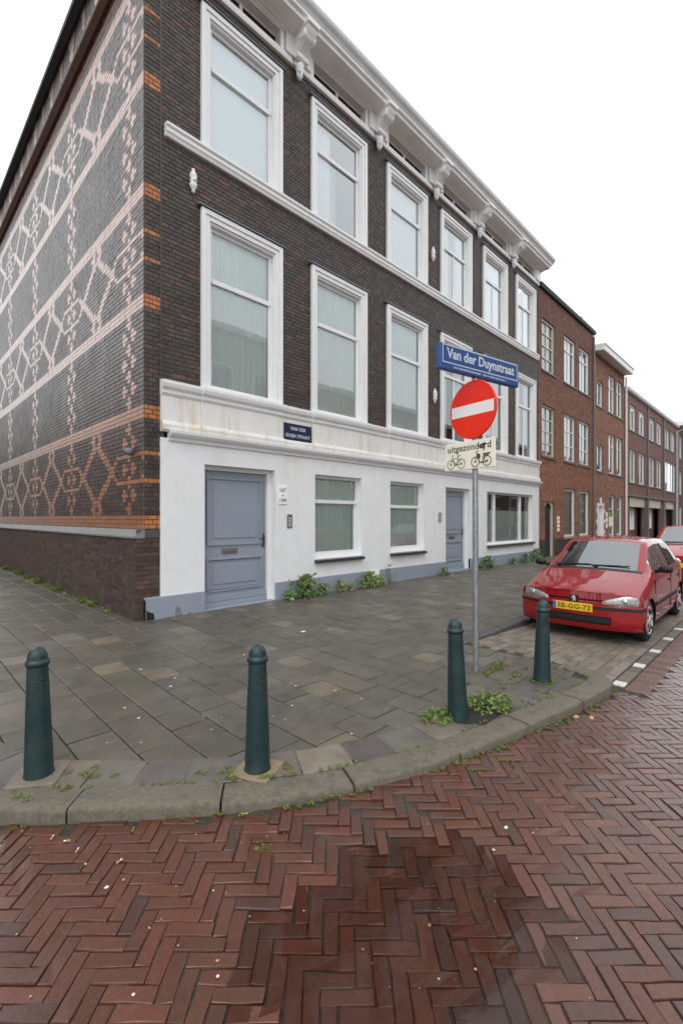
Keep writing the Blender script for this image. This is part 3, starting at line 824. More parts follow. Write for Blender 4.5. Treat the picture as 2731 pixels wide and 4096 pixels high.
def curtain(a, q, z0, z1, d, material, parent, folds=14, amp=.02, name='curtain'):
    b = MB(FA); n = max(8, int(folds*6*(q-a)))
    ph = rnd.uniform(0, 6)
    b.grid(lambda u, v: (a+(q-a)*u, d + amp*math.sin(folds*(q-a)*u*6.28+ph+.6*math.sin(5*u)) + .4*amp*math.sin(2.1*folds*u+ph*2), z0+(z1-z0)*v), n, 2)
    return b.build(name, material, parent, smooth=True, fix=False)
def tall_window(rect, glass, style, split, flash=True):
    a, q, z0, z1 = rect; jw, hw = .15, .15
    b = MB(FA)                                            # casing, stepped like an architrave
    for d0, d1, i0, i1 in ((-.02,.062,0,.075), (-.02,.042,.075,jw), ):
        b.box(a+i0, a+i1, d0, d1, z0, z1-i0); b.box(q-i1, q-i0, d0, d1, z0, z1-i0); b.box(a+i1, q-i1, d0, d1, z1-i1, z1-i0)
    w = b.build('window', M['frame'], corner, bevel=.004)
    ia, iq, it, ib = a+jw, q-jw, z1-hw, z0
    b = MB(FA)                                            # lining running back to the sashes, sill
    b.box(ia, ia+.03, -.10, .012, ib, it); b.box(iq-.03, iq, -.10, .012, ib, it); b.box(ia+.03, iq-.03, -.10, .012, it-.035, it)
    b.box(ia-.01, iq+.01, -.10, .05, ib, ib+.055); b.build('lining', M['frame'], w)
    tz = it - .34*(it-ib); sw = .055; s0, s1 = ia+.03, iq-.03
    b = MB(FA)                                            # upper sash stands forward of the lower one
    for x0, x1, c0, c1, d in ((s0,s0+sw,tz,it-.035,-.055),(s1-sw,s1,tz,it-.035,-.055),(s0+sw,s1-sw,it-.035-sw,it-.035,-.055),(s0+sw,s1-sw,tz-.02,tz+.055,-.045)):
        b.box(x0, x1, d-.04, d, c0, c1)
    b.build('upper_sash', M['frame'], w)
    b = MB(FA)
    for x0, x1, c0, c1 in ((s0,s0+sw,ib+.055,tz),(s1-sw,s1,ib+.055,tz),(s0+sw,s1-sw,ib+.055,ib+.055+sw)):
        b.box(x0, x1, -.095, -.072, c0, c1)
    if split: b.box((s0+s1)/2-.035, (s0+s1)/2+.035, -.095, -.068, ib+.055+sw, tz-.02)
    b.build('lower_sash', M['frame'], w)
    for x0, x1, c0, c1, d in [(s0+sw-.005,s1-sw+.005,tz+.04,it-.04-sw+.01,-.078)] + ([(s0+sw-.005,(s0+s1)/2-.03,ib+.1,tz,-.084),((s0+s1)/2+.03,s1-sw+.005,ib+.1,tz,-.084)] if split else [(s0+sw-.005,s1-sw+.005,ib+.1,tz,-.084)]):
        b = MB(FA); b.add([(x0,d,c0),(x1,d,c0),(x1,d,c1),(x0,d,c1)], [(0,1,2,3)]); b.build('pane', glass, w, fix=False)
    if style == 'blind':
        b = MB(FA); b.box(s0, s1, -.16, -.155, ib+.02, it); b.build('blind', M['blind'], w)
    elif style == 'left':
        curtain(s0, s0+.42*(s1-s0), ib, it, -.19, M['curtain'], w, 12, .025)
        b = MB(FA); b.box(s0, s1, -.75, -.74, ib, it); b.build('back_curtain', M['curtain_grey'], w)
    elif style == 'gap':
        k_ = rnd.uniform(.28, .42)
        curtain(s0, s0+k_*(s1-s0), ib, it, -.16, M['curtain'], w, rnd.uniform(8, 15), .022); curtain(s1-(.68-k_)*(s1-s0), s1, ib, it, -.17, M['curtain'], w, rnd.uniform(8, 15), .022)
        b = MB(FA); b.box(s0, s1, -.72, -.71, ib, it); b.build('back_curtain', M['curtain_grey'], w)
    elif style == 'green':
        curtain(s0, s1, tz, it, -.14, M['curtain'], w, 14, .015); curtain(s0, s1, ib, tz, -.125, M['curtain_grey'], w, 9, .008)
    else:
        curtain(s0, s1, ib, it, -.18, M['curtain'], w, 13, .022)
    if flash:
        b = MB(FA); b.prism([(0,z1+.02),(.085,z1+.015),(.085,z1+.035),(0,z1+.10)], a-.06, q+.05); b.build('head_flashing', M['lead'], w)
    return w
for i, r in enumerate(UP): tall_window(r, M['glass_sky'], ['blind','left','curtain','gap','curtain','gap'][i], i > 2)
for i, r in enumerate(FI): tall_window(r, M['glass'], ['green','green','green','gap','curtain','gap'][i], i > 2)

def low_window(rect, layout):
    a, q, z0, z1 = rect; fr = .06
    b = MB(FA); d0, d1 = -.14, -.07
    b.box(a, a+fr, d0, d1, z0, z1); b.box(q-fr, q, d0, d1, z0, z1); b.box(a+fr, q-fr, d0, d1, z1-fr, z1); b.box(a+fr, q-fr, d0, d1, z0, z0+fr)
    w = b.build('window', M['frame'], corner, bevel=.004)
    for kind, v in layout:
        if kind == 'h':
            b = MB(FA); b.box(a+fr, q-fr, d0, d1+.02, v-.035, v+.035); b.build('transom', M['frame'], w)
            b = MB(FA); b.box(a+fr, a+fr+.05, d0+.01, d1-.02, z0+fr, v-.035); b.box(q-fr-.05, q-fr, d0+.01, d1-.02, z0+fr, v-.035); b.box(a+fr+.05, q-fr-.05, d0+.01, d1-.02, z0+fr, z0+fr+.06)
            b.build('lower_sash', M['frame'], w)
        else:
            b = MB(FA); b.box(v-.045, v+.045, d0, d1+.012, z0+fr, z1-fr); b.build('mullion', M['frame'], w)
    xs = [a+fr] + [v for k_, v in layout if k_ == 'v'] + [q-fr]; zs = [z0+fr] + [v for k_, v in layout if k_ == 'h'] + [z1-fr]
    for x0, x1 in zip(xs[:-1], xs[1:]):
        for c0, c1 in zip(zs[:-1], zs[1:]):
            b = MB(FA); b.add([(x0,-.115,c0),(x1,-.115,c0),(x1,-.115,c1),(x0,-.115,c1)], [(0,1,2,3)]); b.build('pane', M['glass_dark'], w, fix=False)
    if any(k_ == 'h' for k_, v in layout): curtain(a+.02, q-.02, z0+.03, z1-.02, -.165, M['curtain_grey'], w, 11, .014)
    else:
        curtain(a+.02, a+.62, z0+.03, z1-.02, -.24, M['curtain_grey'], w, 9, .02)
        b = MB(FA); b.box(a+.05, q-.05, -.128, -.124, z0+.05, z0+1.05); b.build('frosted_film', M['curtain_grey'], w)
    b = MB(FA); b.prism([(-.07,z0-.005),(.115,z0-.035),(.115,z0-.085),(-.07,z0-.085)], a-.015, q+.02); b.build('sill', M['sill'], w)
low_window(G1, [('h', 1.98)]); low_window(G2, [('h', 1.92)]); low_window(G3, [('v', 13.62), ('v', 15.50)])

def front_door(rect, slot_x):
    a, q, z0, z1 = rect; D = -.15
    b = MB(FA); b.box(a, a+.05, D-.06, D+.05, z0, z1); b.box(q-.07, q, D-.06, D+.06, z0, z1); b.box(a+.05, q-.07, D-.06, D+.05, z1-.07, z1)
    dr = b.build('door', M['frame'], corner, bevel=.004)
    la, lq, lz, lt = a+.053, q-.073, z0+.14, z1-.073; h = lt-lz
    b = MB(FA); b.box(la, lq, D-.05, D, lz, lt)
    for c0, c1 in ((lz+.16, lz+.72), (lz+.92, lt-.10)):
        e = .11; x0, x1 = la+e*.7, lq-e*.7
        for (p0, p1, r0, r1) in ((x0,x1,c0,c0+.035),(x0,x1,c1-.035,c1),(x0,x0+.035,c0+.035,c1-.035),(x1-.035,x1,c0+.035,c1-.035)): b.box(p0, p1, D, D+.022, r0, r1)
        b.box(x0+.12, x1-.12, D, D+.012, c0+.12, c1-.12)
    b.box(la, lq, D, D+.03, lz, lz+.10)
    leaf = b.build('leaf', M['bluegrey'], dr, bevel=.005)
    b = MB(FA); xm = slot_x; zm = lz+.83
    b.box(xm-.15, xm+.15, D, D+.012, zm-.05, zm+.05); b.box(xm-.12, xm+.12, D+.012, D+.022, zm-.025, zm+.028); b.build('letterbox', M['metal'], dr, bevel=.003)
    b = MB(FA); b.box(lq-.075, lq-.03, D, D+.012, lz+.86, lz+1.10); b.tube((lq-.052,D,lz+1.02), (lq-.052,D+.06,lz+1.02), .011, n=8); b.tube((lq-.052,D+.055,lz+1.02), (lq-.16,D+.06,lz+1.015), .010, n=8); b.build('handle', M['iron'], dr)
    b = MB(FA); b.box(a-.0, q, -.2, .05, z0-.06, z0+.06); b.box(a+.02, q-.02, D-.06, D+.05, z0+.06, z0+.135); b.build('step', M['plinth'], dr, bevel=.006)
front_door(DOOR1, 4.22); front_door(DOOR2, 11.25)

# small fittings on the white wall
b = MB(FA); b.cbox(5.105, 5.30, .034, .05, 1.90, 2.235, .004); np_ = b.build('number_plate', M['sign_white'], corner)
for key, z, w in (('n1', 2.155, .135), ('n2', 2.06, .06), ('n3', 1.965, .14)): put_text(key, (5.203, YA-.0515, z), (1,0,0), (0,0,1), M['ink'], np_, w)
for x, z0, z1 in ((5.36, 1.47, 1.72), (10.36, 1.55, 1.79)):
    b = MB(FA); b.cbox(x-.06, x+.06, .034, .055, z0, z1, .004); ic = b.build('intercom', M['metal'], corner)
    b = MB(FA)
    for k in range(4): b.box(x-.035, x+.035, .055, .06, z0+.03+k*.045, z0+.055+k*.045)
    b.build('button', M['gutter'], ic)
b = MB(FA); b.cbox(5.195, 5.865, .06, .085, 3.05, 3.385, .006); b.box(5.20, 5.86, .03, .06, 3.06, 3.375); bp = b.build('street_name_plate', M['old_blue'], corner)
put_text('old1', (5.53, YA-.087, 3.295), (1,0,0), (0,0,1), M['sign_text'], bp, .37); put_text('old2', (5.53, YA-.087, 3.155), (1,0,0), (0,0,1), M['sign_text'], bp, .58)
b = MB(FA)
for k in range(5):
    for j in range(4): b.box(7.62+k*.055, 7.66+k*.055, .062, .07, .30+j*.05, .335+j*.05)
b.box(7.60, 7.90, .058, .065, .28, .51); b.build('air_grate', M['buff' if 0 else 'sign_cream'], corner)
for x, z in ((3.47, 6.87), (10.07, 8.42), (10.15, 4.80)):
    b = MB(FA)
    b.lathe([(.012,-.19),(.03,-.17),(.02,-.145),(.05,-.11),(.062,-.06),(.04,-.025),(.06,0),(.04,.025),(.062,.06),(.05,.11),(.02,.145),(.03,.17),(.012,.19)], (x,.03,z), (0,0,1), 12)
    b.box(x-.02, x+.02, 0, .09, z-.03, z+.03); b.build('wall_anchor', M['frame'], corner, smooth=True)

# cornice with frieze lights and carved consoles
b = MB(FA)
b.prism([(0,10.02),(.06,10.025),(.075,10.07),(.06,10.10),(.06,10.14),(0,10.14)], 2.74, END); b.build('frieze_rail', M['cornice'], corner)
BR = [3.25] + [(WL[i]+WW+WL[i+1])/2 for i in range(5)] + [END-.06]
lights = [(BR[i]+.40, BR[i+1]-.40, 10.15, 10.47) for i in range(6)]
lights[5] = (BR[5]+.40, END-.42, 10.15, 10.47)
b = MB(FA); panel(b, 2.74, END, 10.14, 10.62, lights, .02, .16); b.add([(END,.02,10.0),(END,.02,10.62),(END,-.4,10.62),(END,-.4,10.0)], [(0,1,2,3)])
for r in lights: panel(b, r[0]-.08, r[1]+.08, 10.14, 10.62, [r], .05, .03)
b.build('frieze', M['cornice'], corner)
for a, q, z0, z1 in lights:
    b = MB(FA); b.box(a, q, -.15, -.10, z0, z0+.035); b.box(a, q, -.15, -.10, z1-.035, z1); b.box((a+q)/2-.025, (a+q)/2+.025, -.14, -.07, z0+.035, z1-.035)
    w = b.build('attic_light', M['cornice'], corner)
    b = MB(FA); b.add([(a,-.105,z0),(q,-.105,z0),(q,-.105,z1),(a,-.105,z1)], [(0,1,2,3)]); b.build('pane', M['dark_pane'], w, fix=False)
b = MB(FA); b.prism([(0,10.50),(.08,10.50),(.09,10.52),(.14,10.525),(.15,10.54),(.40,10.545),(.41,10.60),(.465,10.62),(.475,10.665),(0,10.665)], 2.62, END+.10); b.build('cornice', M['cornice'], corner)
b = MB(FA); b.prism([(0,10.667),(.48,10.667),(.50,10.71),(.545,10.76),(.56,10.80),(.56,10.86),(.50,10.87),(0,10.92)], 2.60, END+.16); b.build('gutter', M['gutter'], corner)
def console(x):
    b = MB(FA); w = .30
    if x < END-.3: b.box(x-w, x+w, .0, .10, 10.142, 10.50)
    else: b.box(x-.28, END+.005, .0, .10, 10.142, 10.50); x = END-.05
    root_ = b.build('console', M['frame'], corner)
    if x > END-.3: return
    prof = []
    for t in range(15):                                   # S-shaped front seen from the side
        u = t/14; z = 10.54 - .52*u
        d = .40*(1-u)**1.3 + .06*math.sin(u*math.pi*2.0) + .09
        prof.append((d, z))
    b = MB(FA); b.prism([(.095,10.54)] + prof + [(.095,10.02)], x-.115, x+.115)
    b.lathe([(.0,-.14),(.075,-.14),(.085,-.125),(.085,.125),(.075,.14),(.0,.14)], (x,.33,10.40), (1,0,0), 16)
    b.lathe([(.0,-.135),(.05,-.135),(.055,-.12),(.055,.12),(.05,.135),(.0,.135)], (x,.16,10.14), (1,0,0), 14)
    for k in (-.07, 0, .07): b.path([(x+k, d+.008, z) for d, z in prof[3:]], .018, 6)
    b.cbox(x-.14, x+.14, .0, .52, 10.50, 10.56, .01)
    b.build('scroll', M['cornice'], root_, angle=40)
    b = MB(FA); b.lathe([(.02,.05),(.085,.03),(.09,0),(.075,-.06),(.055,-.12),(.065,-.15),(.04,-.2),(.01,-.235)], (x,.10,10.02), (0,0,1), 12)
    for k in range(4): b.lathe([(.01,.03),(.03,0),(.01,-.05)], (x+.05*math.cos(k*1.57+.8), .12+.05*math.sin(k*1.57+.8), 9.93-.02*k), (0,0,1), 6)
    b.build('leaf_drop', M['frame'], root_, smooth=True)
for x in BR: console(x)

# ================================================================== NEIGHBOURING HOUSES
def brick_house(name, label, s0, s1, top, holes, colors, zsplit=None, header=False, depth=9, mort='pale_mortar', n_single=0):
    h = empty(name, (s0, YA, .15), label, 'house')
    b = MB(FA); panel(b, s0, s1, .05, top, holes, 0, .16)
    for e in (s0, s1): b.add([(e,0,.05),(e,0,top),(e,-depth,top),(e,-depth,.05)], [(0,1,2,3)])
    b.build('wall', M[mort], h)
    c0, c1, cb_ = colors
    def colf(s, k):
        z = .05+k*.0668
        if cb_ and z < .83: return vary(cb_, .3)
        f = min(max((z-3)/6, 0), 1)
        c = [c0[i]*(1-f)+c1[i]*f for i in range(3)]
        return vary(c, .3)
    n = int((top-.05)/.0668)
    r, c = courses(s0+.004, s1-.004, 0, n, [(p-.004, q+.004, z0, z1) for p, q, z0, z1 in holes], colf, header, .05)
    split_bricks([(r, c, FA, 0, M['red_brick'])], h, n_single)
    b = MB(FA); b.box(s0+.1, s1-.1, -depth+.1, -.9, .1, top-.1); b.build('interior_core', M['room'], h)
    return h
def plain_window(house, rect, frame='frame', bars=(), vbars=(), style='curtain', sill='sill', d=-.09, glass='glass'):
    a, q, z0, z1 = rect; f = .075
    b = MB(FA); b.box(a, a+f, d-.05, d+.03, z0, z1); b.box(q-f, q, d-.05, d+.03, z0, z1); b.box(a+f, q-f, d-.05, d+.03, z1-f, z1); b.box(a+f, q-f, d-.05, d+.03, z0, z0+f)
    w = b.build('window', M[frame], house)
    zs = [z0+f] + list(bars) + [z1-f]; xs = [a+f] + list(vbars) + [q-f]
    for v in bars: b = MB(FA); b.box(a+f, q-f, d-.04, d+.015, v-.022, v+.022); b.build('glazing_bar', M[frame], w)
    for v in vbars: b = MB(FA); b.box(v-.022, v+.022, d-.04, d+.012, z0+f, z1-f); b.build('glazing_bar', M[frame], w)
    for x0, x1 in zip(xs[:-1], xs[1:]):
        for c0, c1 in zip(zs[:-1], zs[1:]):
            b = MB(FA); b.add([(x0,d-.02,c0),(x1,d-.02,c0),(x1,d-.02,c1),(x0,d-.02,c1)], [(0,1,2,3)]); b.build('pane', M[glass], w, fix=False)
    if style == 'curtain': 
        b = MB(FA); b.grid(lambda u, v: (a+.03+(q-a-.06)*u, d-.13+.02*math.sin(u*50), z0+(z1-z0)*v), 40, 1); b.build('curtain', M['curtain'], w, fix=False)
    elif style == 'grey':
        b = MB(FA); b.grid(lambda u, v: (a+.03+(q-a-.06)*u, d-.13+.02*math.sin(u*50), z0+(z1-z0)*v), 40, 1); b.build('curtain', M['curtain_grey'], w, fix=False)
    b = MB(FA); b.prism([(-.1,z0-.0),(.05,z0-.03),(.05,z0-.09),(-.1,z0-.09)], a-.06, q+.06); b.build('sill', M[sill], w)
    return w
# first neighbour
cA_, cB_, cC_ = (17.20, 18.50), (19.48, 20.82), (21.29, 22.63)
lv = [(7.15, 9.05), (3.96, 5.88), (.88, 2.83)]
h1 = [cA_+lv[0], cA_+lv[1], cB_+lv[0], cB_+lv[1], cB_+lv[2], cC_+lv[0], cC_+lv[1], cC_+lv[2], (17.50, 18.42, .17, 2.27)]
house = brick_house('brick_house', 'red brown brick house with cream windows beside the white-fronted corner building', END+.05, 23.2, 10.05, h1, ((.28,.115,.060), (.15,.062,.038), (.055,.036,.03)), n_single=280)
for i, (z0, z1) in enumerate(lv[:2]): plain_window(house, cA_+(z0, z1), 'cream_frame', [z0+.5, z0+.95, z0+1.4], [17.85], 'none')
plain_window(house, cB_+lv[0], 'frame', [8.5], [20.15]); plain_window(house, cC_+lv[0], 'frame', [8.5], [21.96])
for c_ in (cB_, cC_):
    plain_window(house, c_+lv[1], 'frame', [4.6, 5.2], [(c_[0]+c_[1])/2], 'grey')
    plain_window(house, c_+lv[2], 'frame', [], [], 'grey', 'buff')
b = MB(FA); b.prism([(-.3,10.04),(.10,10.04),(.12,10.12),(.12,10.20),(-.3,10.22)], END+.05, 23.25); b.build('roof_edge', M['roof'], house)
b = MB(FA); b.box(17.50, 17.58, -.16, -.06, .17, 2.27); b.box(18.34, 18.42, -.16, -.06, .17, 2.27)
pts = [(17.58+.76*u, 2.02+.2*math.sin(math.pi*u)) for u in np.linspace(0, 1, 9)]
b.add([(x,-.07,z) for x, z in pts] + [(x,-.07,2.27) for x, z in pts], [(i, i+1, 10+i, 9+i) for i in range(8)])
dr = b.build('door', M['cream_frame'], house)
b = MB(FA); b.box(17.58, 18.34, -.16, -.12, .2, 2.25); b.box(17.66, 18.26, -.12, -.11, .35, 1.0); b.box(17.66, 18.26, -.12, -.11, 1.1, 1.9); b.build('leaf', M['navy'], dr)
b = MB(FA); b.tube((18.26,-.12,1.1), (18.26,-.05,1.1), .015, n=8); b.build('handle', M['metal'], dr)
for k in range(4):
    b = MB(FA); b.box(18.68, 18.95, .008, .02, 1.13+k*.155, 1.25+k*.155); b.build('number_plate', M['sign_white'], house)
b = MB(FA); b.tube((22.9,-.4,10.1), (22.9,-.4,10.95), .045, n=8); b.build('vent_pipe', M['gutter'], house)
b = MB(FA); b.tube((22.6,-.4,10.1), (22.6,-.4,10.6), .03, n=8); b.build('vent_pipe', M['gutter'], house)
b = MB(FA); b.tube((23.13,.06,.2), (23.13,.06,9.95), .04, n=8); b.build('downpipe', M['lead'], house)
# second neighbour
dA, dB, dC = (23.74, 24.70), (25.62, 26.70), (27.05, 28.15)
h2 = [dA+(6.95, 8.15), dA+(3.88, 5.15)] + [c_+v for c_ in (dB, dC) for v in ((6.94, 8.80), (3.88, 5.85), (.74, 2.79))] + [(23.76, 24.78, .15, 2.36)]
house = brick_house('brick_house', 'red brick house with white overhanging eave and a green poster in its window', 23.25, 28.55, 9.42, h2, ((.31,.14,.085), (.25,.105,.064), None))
for r in h2[:2]: plain_window(house, r, 'frame', [], [], 'none')
for c_ in (dB, dC):
    for z0, z1 in ((6.94, 8.80), (3.88, 5.85)): plain_window(house, c_+(z0, z1), 'frame', [z1-.6], [], 'curtain')
    w = plain_window(house, c_+(.74, 2.79), 'frame', [2.1], [], 'curtain', 'frame')
b = MB(FA); b.box(25.66, 26.66, -.10, -.095, 1.10, 1.95); b.build('poster', M['sign_white'], w)
b = MB(FA); b.box(25.66, 26.66, -.094, -.09, 1.72, 1.95); b.box(25.66, 26.66, -.094, -.09, 1.10, 1.24); b.build('poster_stripe', M['green_sign'], w)
b = MB(FA); b.prism([(-.1,9.34),(.42,9.30),(.44,9.32),(.46,9.52),(.50,9.56),(.50,9.60),(-.3,9.62)], 23.22, 28.45); b.build('eave', M['frame'], house)
b = MB(FA); b.box(23.76, 23.92, -.1, .02, .15, 2.36); b.box(24.62, 24.78, -.1, .02, .15, 2.36); b.box(23.92, 24.62, -.1, .02, 2.22, 2.36)
for k in range(3):
    b.box(23.62-.05*(k % 2), 23.76, 0, .03, .9+k*.5, 1.06+k*.5); b.box(24.78, 24.92+.05*(k % 2), 0, .03, .9+k*.5, 1.06+k*.5)
b.box(24.17, 24.37, 0, .04, 2.36, 2.62); dr = b.build('door', M['frame'], house)
b = MB(FA); b.box(23.92, 24.62, -.14, -.1, .17, 2.22); b.build('leaf', M['frame'], dr)
for k in range(3):
    b = MB(FA); b.box(25.08, 25.38, .008, .02, 1.15+k*.28, 1.38+k*.28); b.build('number_plate', M['sign_white'], house)
b = MB(FA); b.tube((28.62,.07,.2), (28.62,.07,9.3), .055, n=8); b.build('downpipe', M['frame'], house)
b = MB(FA); b.tube((27.2,-.4,9.6), (27.2,-.4,10.4), .04, n=8); b.build('vent_pipe', M['gutter'], house)
b = MB(FA); b.tube((27.0,-.4,9.6), (27.0,-.4,10.1), .03, n=8); b.build('vent_pipe', M['gutter'], house)
# long block with garages
colsx = [(29.65,31.02),(31.72,33.22),(34.40,35.95),(36.52,38.12),(39.20,40.85),(41.30,42.88)]
gar = [(29.62,33.45,.1,2.85),(34.42,38.18,.1,2.85),(39.45,42.9,.1,2.85)]
h3 = [c_+(6.62, 8.05) for c_ in colsx] + [c_+(3.66, 5.52) for c_ in colsx[:4]] + [(39.3, 43.2, 3.57, 5.75)] + gar
house = brick_house('garage_house', 'long brown brick block with garages and paired white windows behind the red houses', 28.7, 43.9, 8.62, h3, ((.23,.115,.086), (.21,.10,.078), None))
for r in h3[:10]: plain_window(house, r, 'frame', [], [(r[0]+r[1])/2], 'grey')
plain_window(house, h3[10], 'frame', [], [40.6, 41.9], 'curtain')
for a, q, z0, z1 in gar:
    b = MB(FA); b.box(a, q, -.16, -.06, 2.30, 2.85); b.build('lintel_panel', M['cream_frame'], house)
    b = MB(FA); b.box(a, q, -.5, -.46, .1, 2.30); gd = b.build('garage_door', mat('brown_garage_paint', (.13,.068,.052), .6), house)
    b = MB(FA); b.box(a+.3, q-.9, -.46, -.44, .95, 2.25); b.build('pane', M['curtain'], gd)
    for v in np.linspace(a+.3, q-.9, 5): b = MB(FA); b.box(v-.03, v+.03, -.44, -.42, .95, 2.25); b.build('glazing_bar', M['frame'], gd)
b = MB(FA); b.prism([(0,2.86),(.08,2.87),(.10,2.98),(0,3.0)], 28.75, 43.85); b.build('ledge', M['stone'], house)
b = MB(FA); b.prism([(-.2,8.60),(.10,8.60),(.16,8.66),(.18,8.80),(-.2,8.84)], 28.75, 43.9); b.build('gutter', M['gutter'], house)
b = MB(FA); b.tube((33.85,.05,.2), (33.85,.05,8.6), .05, n=8); b.build('downpipe', M['lead'], house)
b = MB(FA); b.tube((38.7,.05,.2), (38.7,.05,8.6), .05, n=8); b.build('downpipe', M['lead'], house)
h4 = [(44.8+k*2.1, 46.0+k*2.1, z0, z1) for k in range(6) for z0, z1 in ((6.4,8.2),(3.5,5.4),(.7,2.6))]
house = brick_house('brick_house', 'farthest red brick house beyond the garages, its pale eave jutting out', 44.0, 58, 8.9, h4, ((.16,.07,.05), (.14,.06,.045), None))
for r in h4: plain_window(house, r, 'frame', [], [], 'curtain')
b = MB(FA); b.prism([(-.2,8.85),(.5,8.85),(.55,9.15),(-.2,9.2)], 43.95, 58.1); b.build('eave', M['frame'], house)

# ================================================================== ACROSS THE STREETS (seen mirrored in the glass, the wet bricks and the car)
def plain_terrace(name, label, x0, x1, y0, y1, top, face, colr, storeys=3, step=2.6):
    t = empty(name, ((x0+x1)/2, (y0+y1)/2, 0), label, 'house')
    mt = mat('terrace_brick', colr, .8, noise=.3, nscale=6)
    b = MB(); b.box(x0, x1, y0, y1, -.05, top); b.build('wall', mt, t)
    b = MB()
    if face == 'y': b.prism([(0,0),(1,0)], 0, 0) if 0 else None
    n = int(((x1-x0) if face == 'y' else (y1-y0))/step)
    for k in range(n):
        for s_ in range(storeys):
            z0 = .9 + s_*(top-.8)/storeys; z1 = z0+1.75
            b = MB()
            if face == 'y':
                a = x0+.7+k*step; b.box(a, a+1.35, y1, y1+.05, z0, z1); w = b.build('window', M['frame'], t)
                b = MB(); b.box(a+.1, a+1.25, y1+.05, y1+.055, z0+.1, z1-.1); b.build('pane', M['room'], w)
            else:
                a = y0+.7+k*step; b.box(x1, x1+.05, a, a+1.35, z0, z1); w = b.build('window', M['frame'], t)
                b = MB(); b.box(x1+.05, x1+.055, a+.1, a+1.25, z0+.1, z1-.1); b.build('pane', M['room'], w)
    b = MB(); b.box(x0-.1, x1+.1, y0-.1, y1+.25 if face == 'y' else y1+.1, top, top+.3); b.build('eave', M['gutter'], t)
plain_terrace('terraced_house', 'tall pale brick house across the street, mirrored in the corner windows', 9, 18.5, -16, -8.2, 11.6, 'y', (.36,.33,.29))
plain_terrace('terraced_house', 'lower brown house across the street, mirrored in the middle windows', 18.6, 34, -16, -8.2, 9.9, 'y', (.26,.18,.14))
plain_terrace('terraced_house', 'far brown house across the street, mirrored in the end windows', 34.1, 130, -16, -8.2, 9.4, 'y', (.17,.10,.07), 3, 4.4)
plain_terrace('terraced_house', 'long brown terrace across the side street, mirrored in the patterned wall', -16, -8.5, 10, 100, 10.2, 'x', (.10,.07,.055), 3, 4.2)

# ================================================================== BOLLARDS
RT = Vector((math.sin(HEAD), -math.cos(HEAD), 0)); FW = Vector((math.cos(HEAD), math.sin(HEAD), 0)); UPV = Vector((0,0,1))
BOL = [((.704,3.277), 'dark green bollard with a mossy square concrete foot beside the cracked kerb'),
       ((1.68,2.396), 'dark green bollard on a sandy beige foot slab between pebbled tiles'),
       ((3.216,1.896), 'dark green bollard ringed by leafy weeds and bare soil'),
       ((4.508,1.749), 'dark green bollard beside the parking bay where the red car stands')]
def bollard(xy, label):
    x, y = xy; z = float(zp(x, y))
    t = empty('bollard', (x, y, z), label, 'bollard', 'green bollards around the corner')
    b = MB(); b.lathe([(.078,-.02),(.083,0),(.083,.012),(.078,.03),(.0765,.10),(.066,.40),(.0575,.62),(.056,.665),(.055,.672)], (x,y,z), n=28); b.build('post', M['bollard'], t, angle=40)
    b = MB(); b.lathe([(.054,.668),(.0635,.674),(.0655,.688),(.0625,.702),(.055,.706),(.0545,.715),(.053,.735),(.044,.757),(.028,.772),(.010,.779),(.001,.780)], (x,y,z), n=28); b.build('cap', M['bollard'], t, angle=60)
    d = -(Vector((x, y, 0)).normalized()); a = math.atan2(d.y, d.x) + .35      # cast crest: a small striding bird in relief
    n_ = Vector((math.cos(a), math.sin(a), 0)); r_ = UPV.cross(n_)
    def q(u, v, out=0.0): r0 = .0585 + (.605-v)*.028; p = Vector((x,y,z)) + n_*(math.sqrt(max(r0*r0-u*u, 0))+out) + r_*u + UPV*v; return tuple(p)
    b = MB()
    for s_ in ([(-.022,.600),(-.010,.612),(.006,.606),(.020,.612)], [(-.010,.612),(-.014,.626),(-.026,.628)], [(.0,.606),(-.004,.585),(-.014,.572)], [(.006,.606),(.010,.585),(.022,.574)],
               [(-.020,.560),(.0,.566),(.018,.558)], [(-.012,.545),(.004,.552),(.016,.541)], [(-.022,.590),(-.026,.570),(-.018,.550)], [(.022,.595),(.027,.575),(.020,.552)]):
        b.path([q(u, v, .001) for u, v in s_], .0032, 5)
    b.build('crest', M['bollard'], t, smooth=True)
    return t
for (xy, lb), (lx_, ly_) in zip(BOL, ((.006,-.012), (-.008,.006), (-.022,-.018), (.010,.012))):
    bollard(xy, lb).rotation_euler = (lx_, ly_, 0)
foot = empty('bollard_footing', (1.68, 2.396, .08), 'sandy beige square slab under the bollard', 'slab', kind='structure')
for (x, y), size, col_, an in ((BOL[0][0], .27, (.19,.165,.125), .2), (BOL[1][0], .25, (.27,.205,.12), -.32)):
    p = MB(); e = size/2
    nrm = Vector((math.cos(-math.pi/4+an), math.sin(-math.pi/4+an))); tv = Vector((-nrm.y, nrm.x))
    c4_ = [Vector((x, y)) + nrm*a*e + tv*b_*e for a, b_ in ((-1,-1),(1,-1),(1,1),(-1,1))]
    zt = float(zp(x, y))+.010
    p.add([(c.x, c.y, zt-.03) for c in c4_] + [(c.x, c.y, zt-.003) for c in c4_] + [(x+(c.x-x)*.96, y+(c.y-y)*.96, zt) for c in c4_],
          [(0,1,5,4),(1,2,6,5),(2,3,7,6),(3,0,4,7),(4,5,9,8),(5,6,10,9),(6,7,11,10),(7,4,8,11),(8,9,10,11)])
    p.build('slab', mat('slab_concrete', col_, .6, noise=.25, nscale=30, bump=.4, bscale=180), foot)

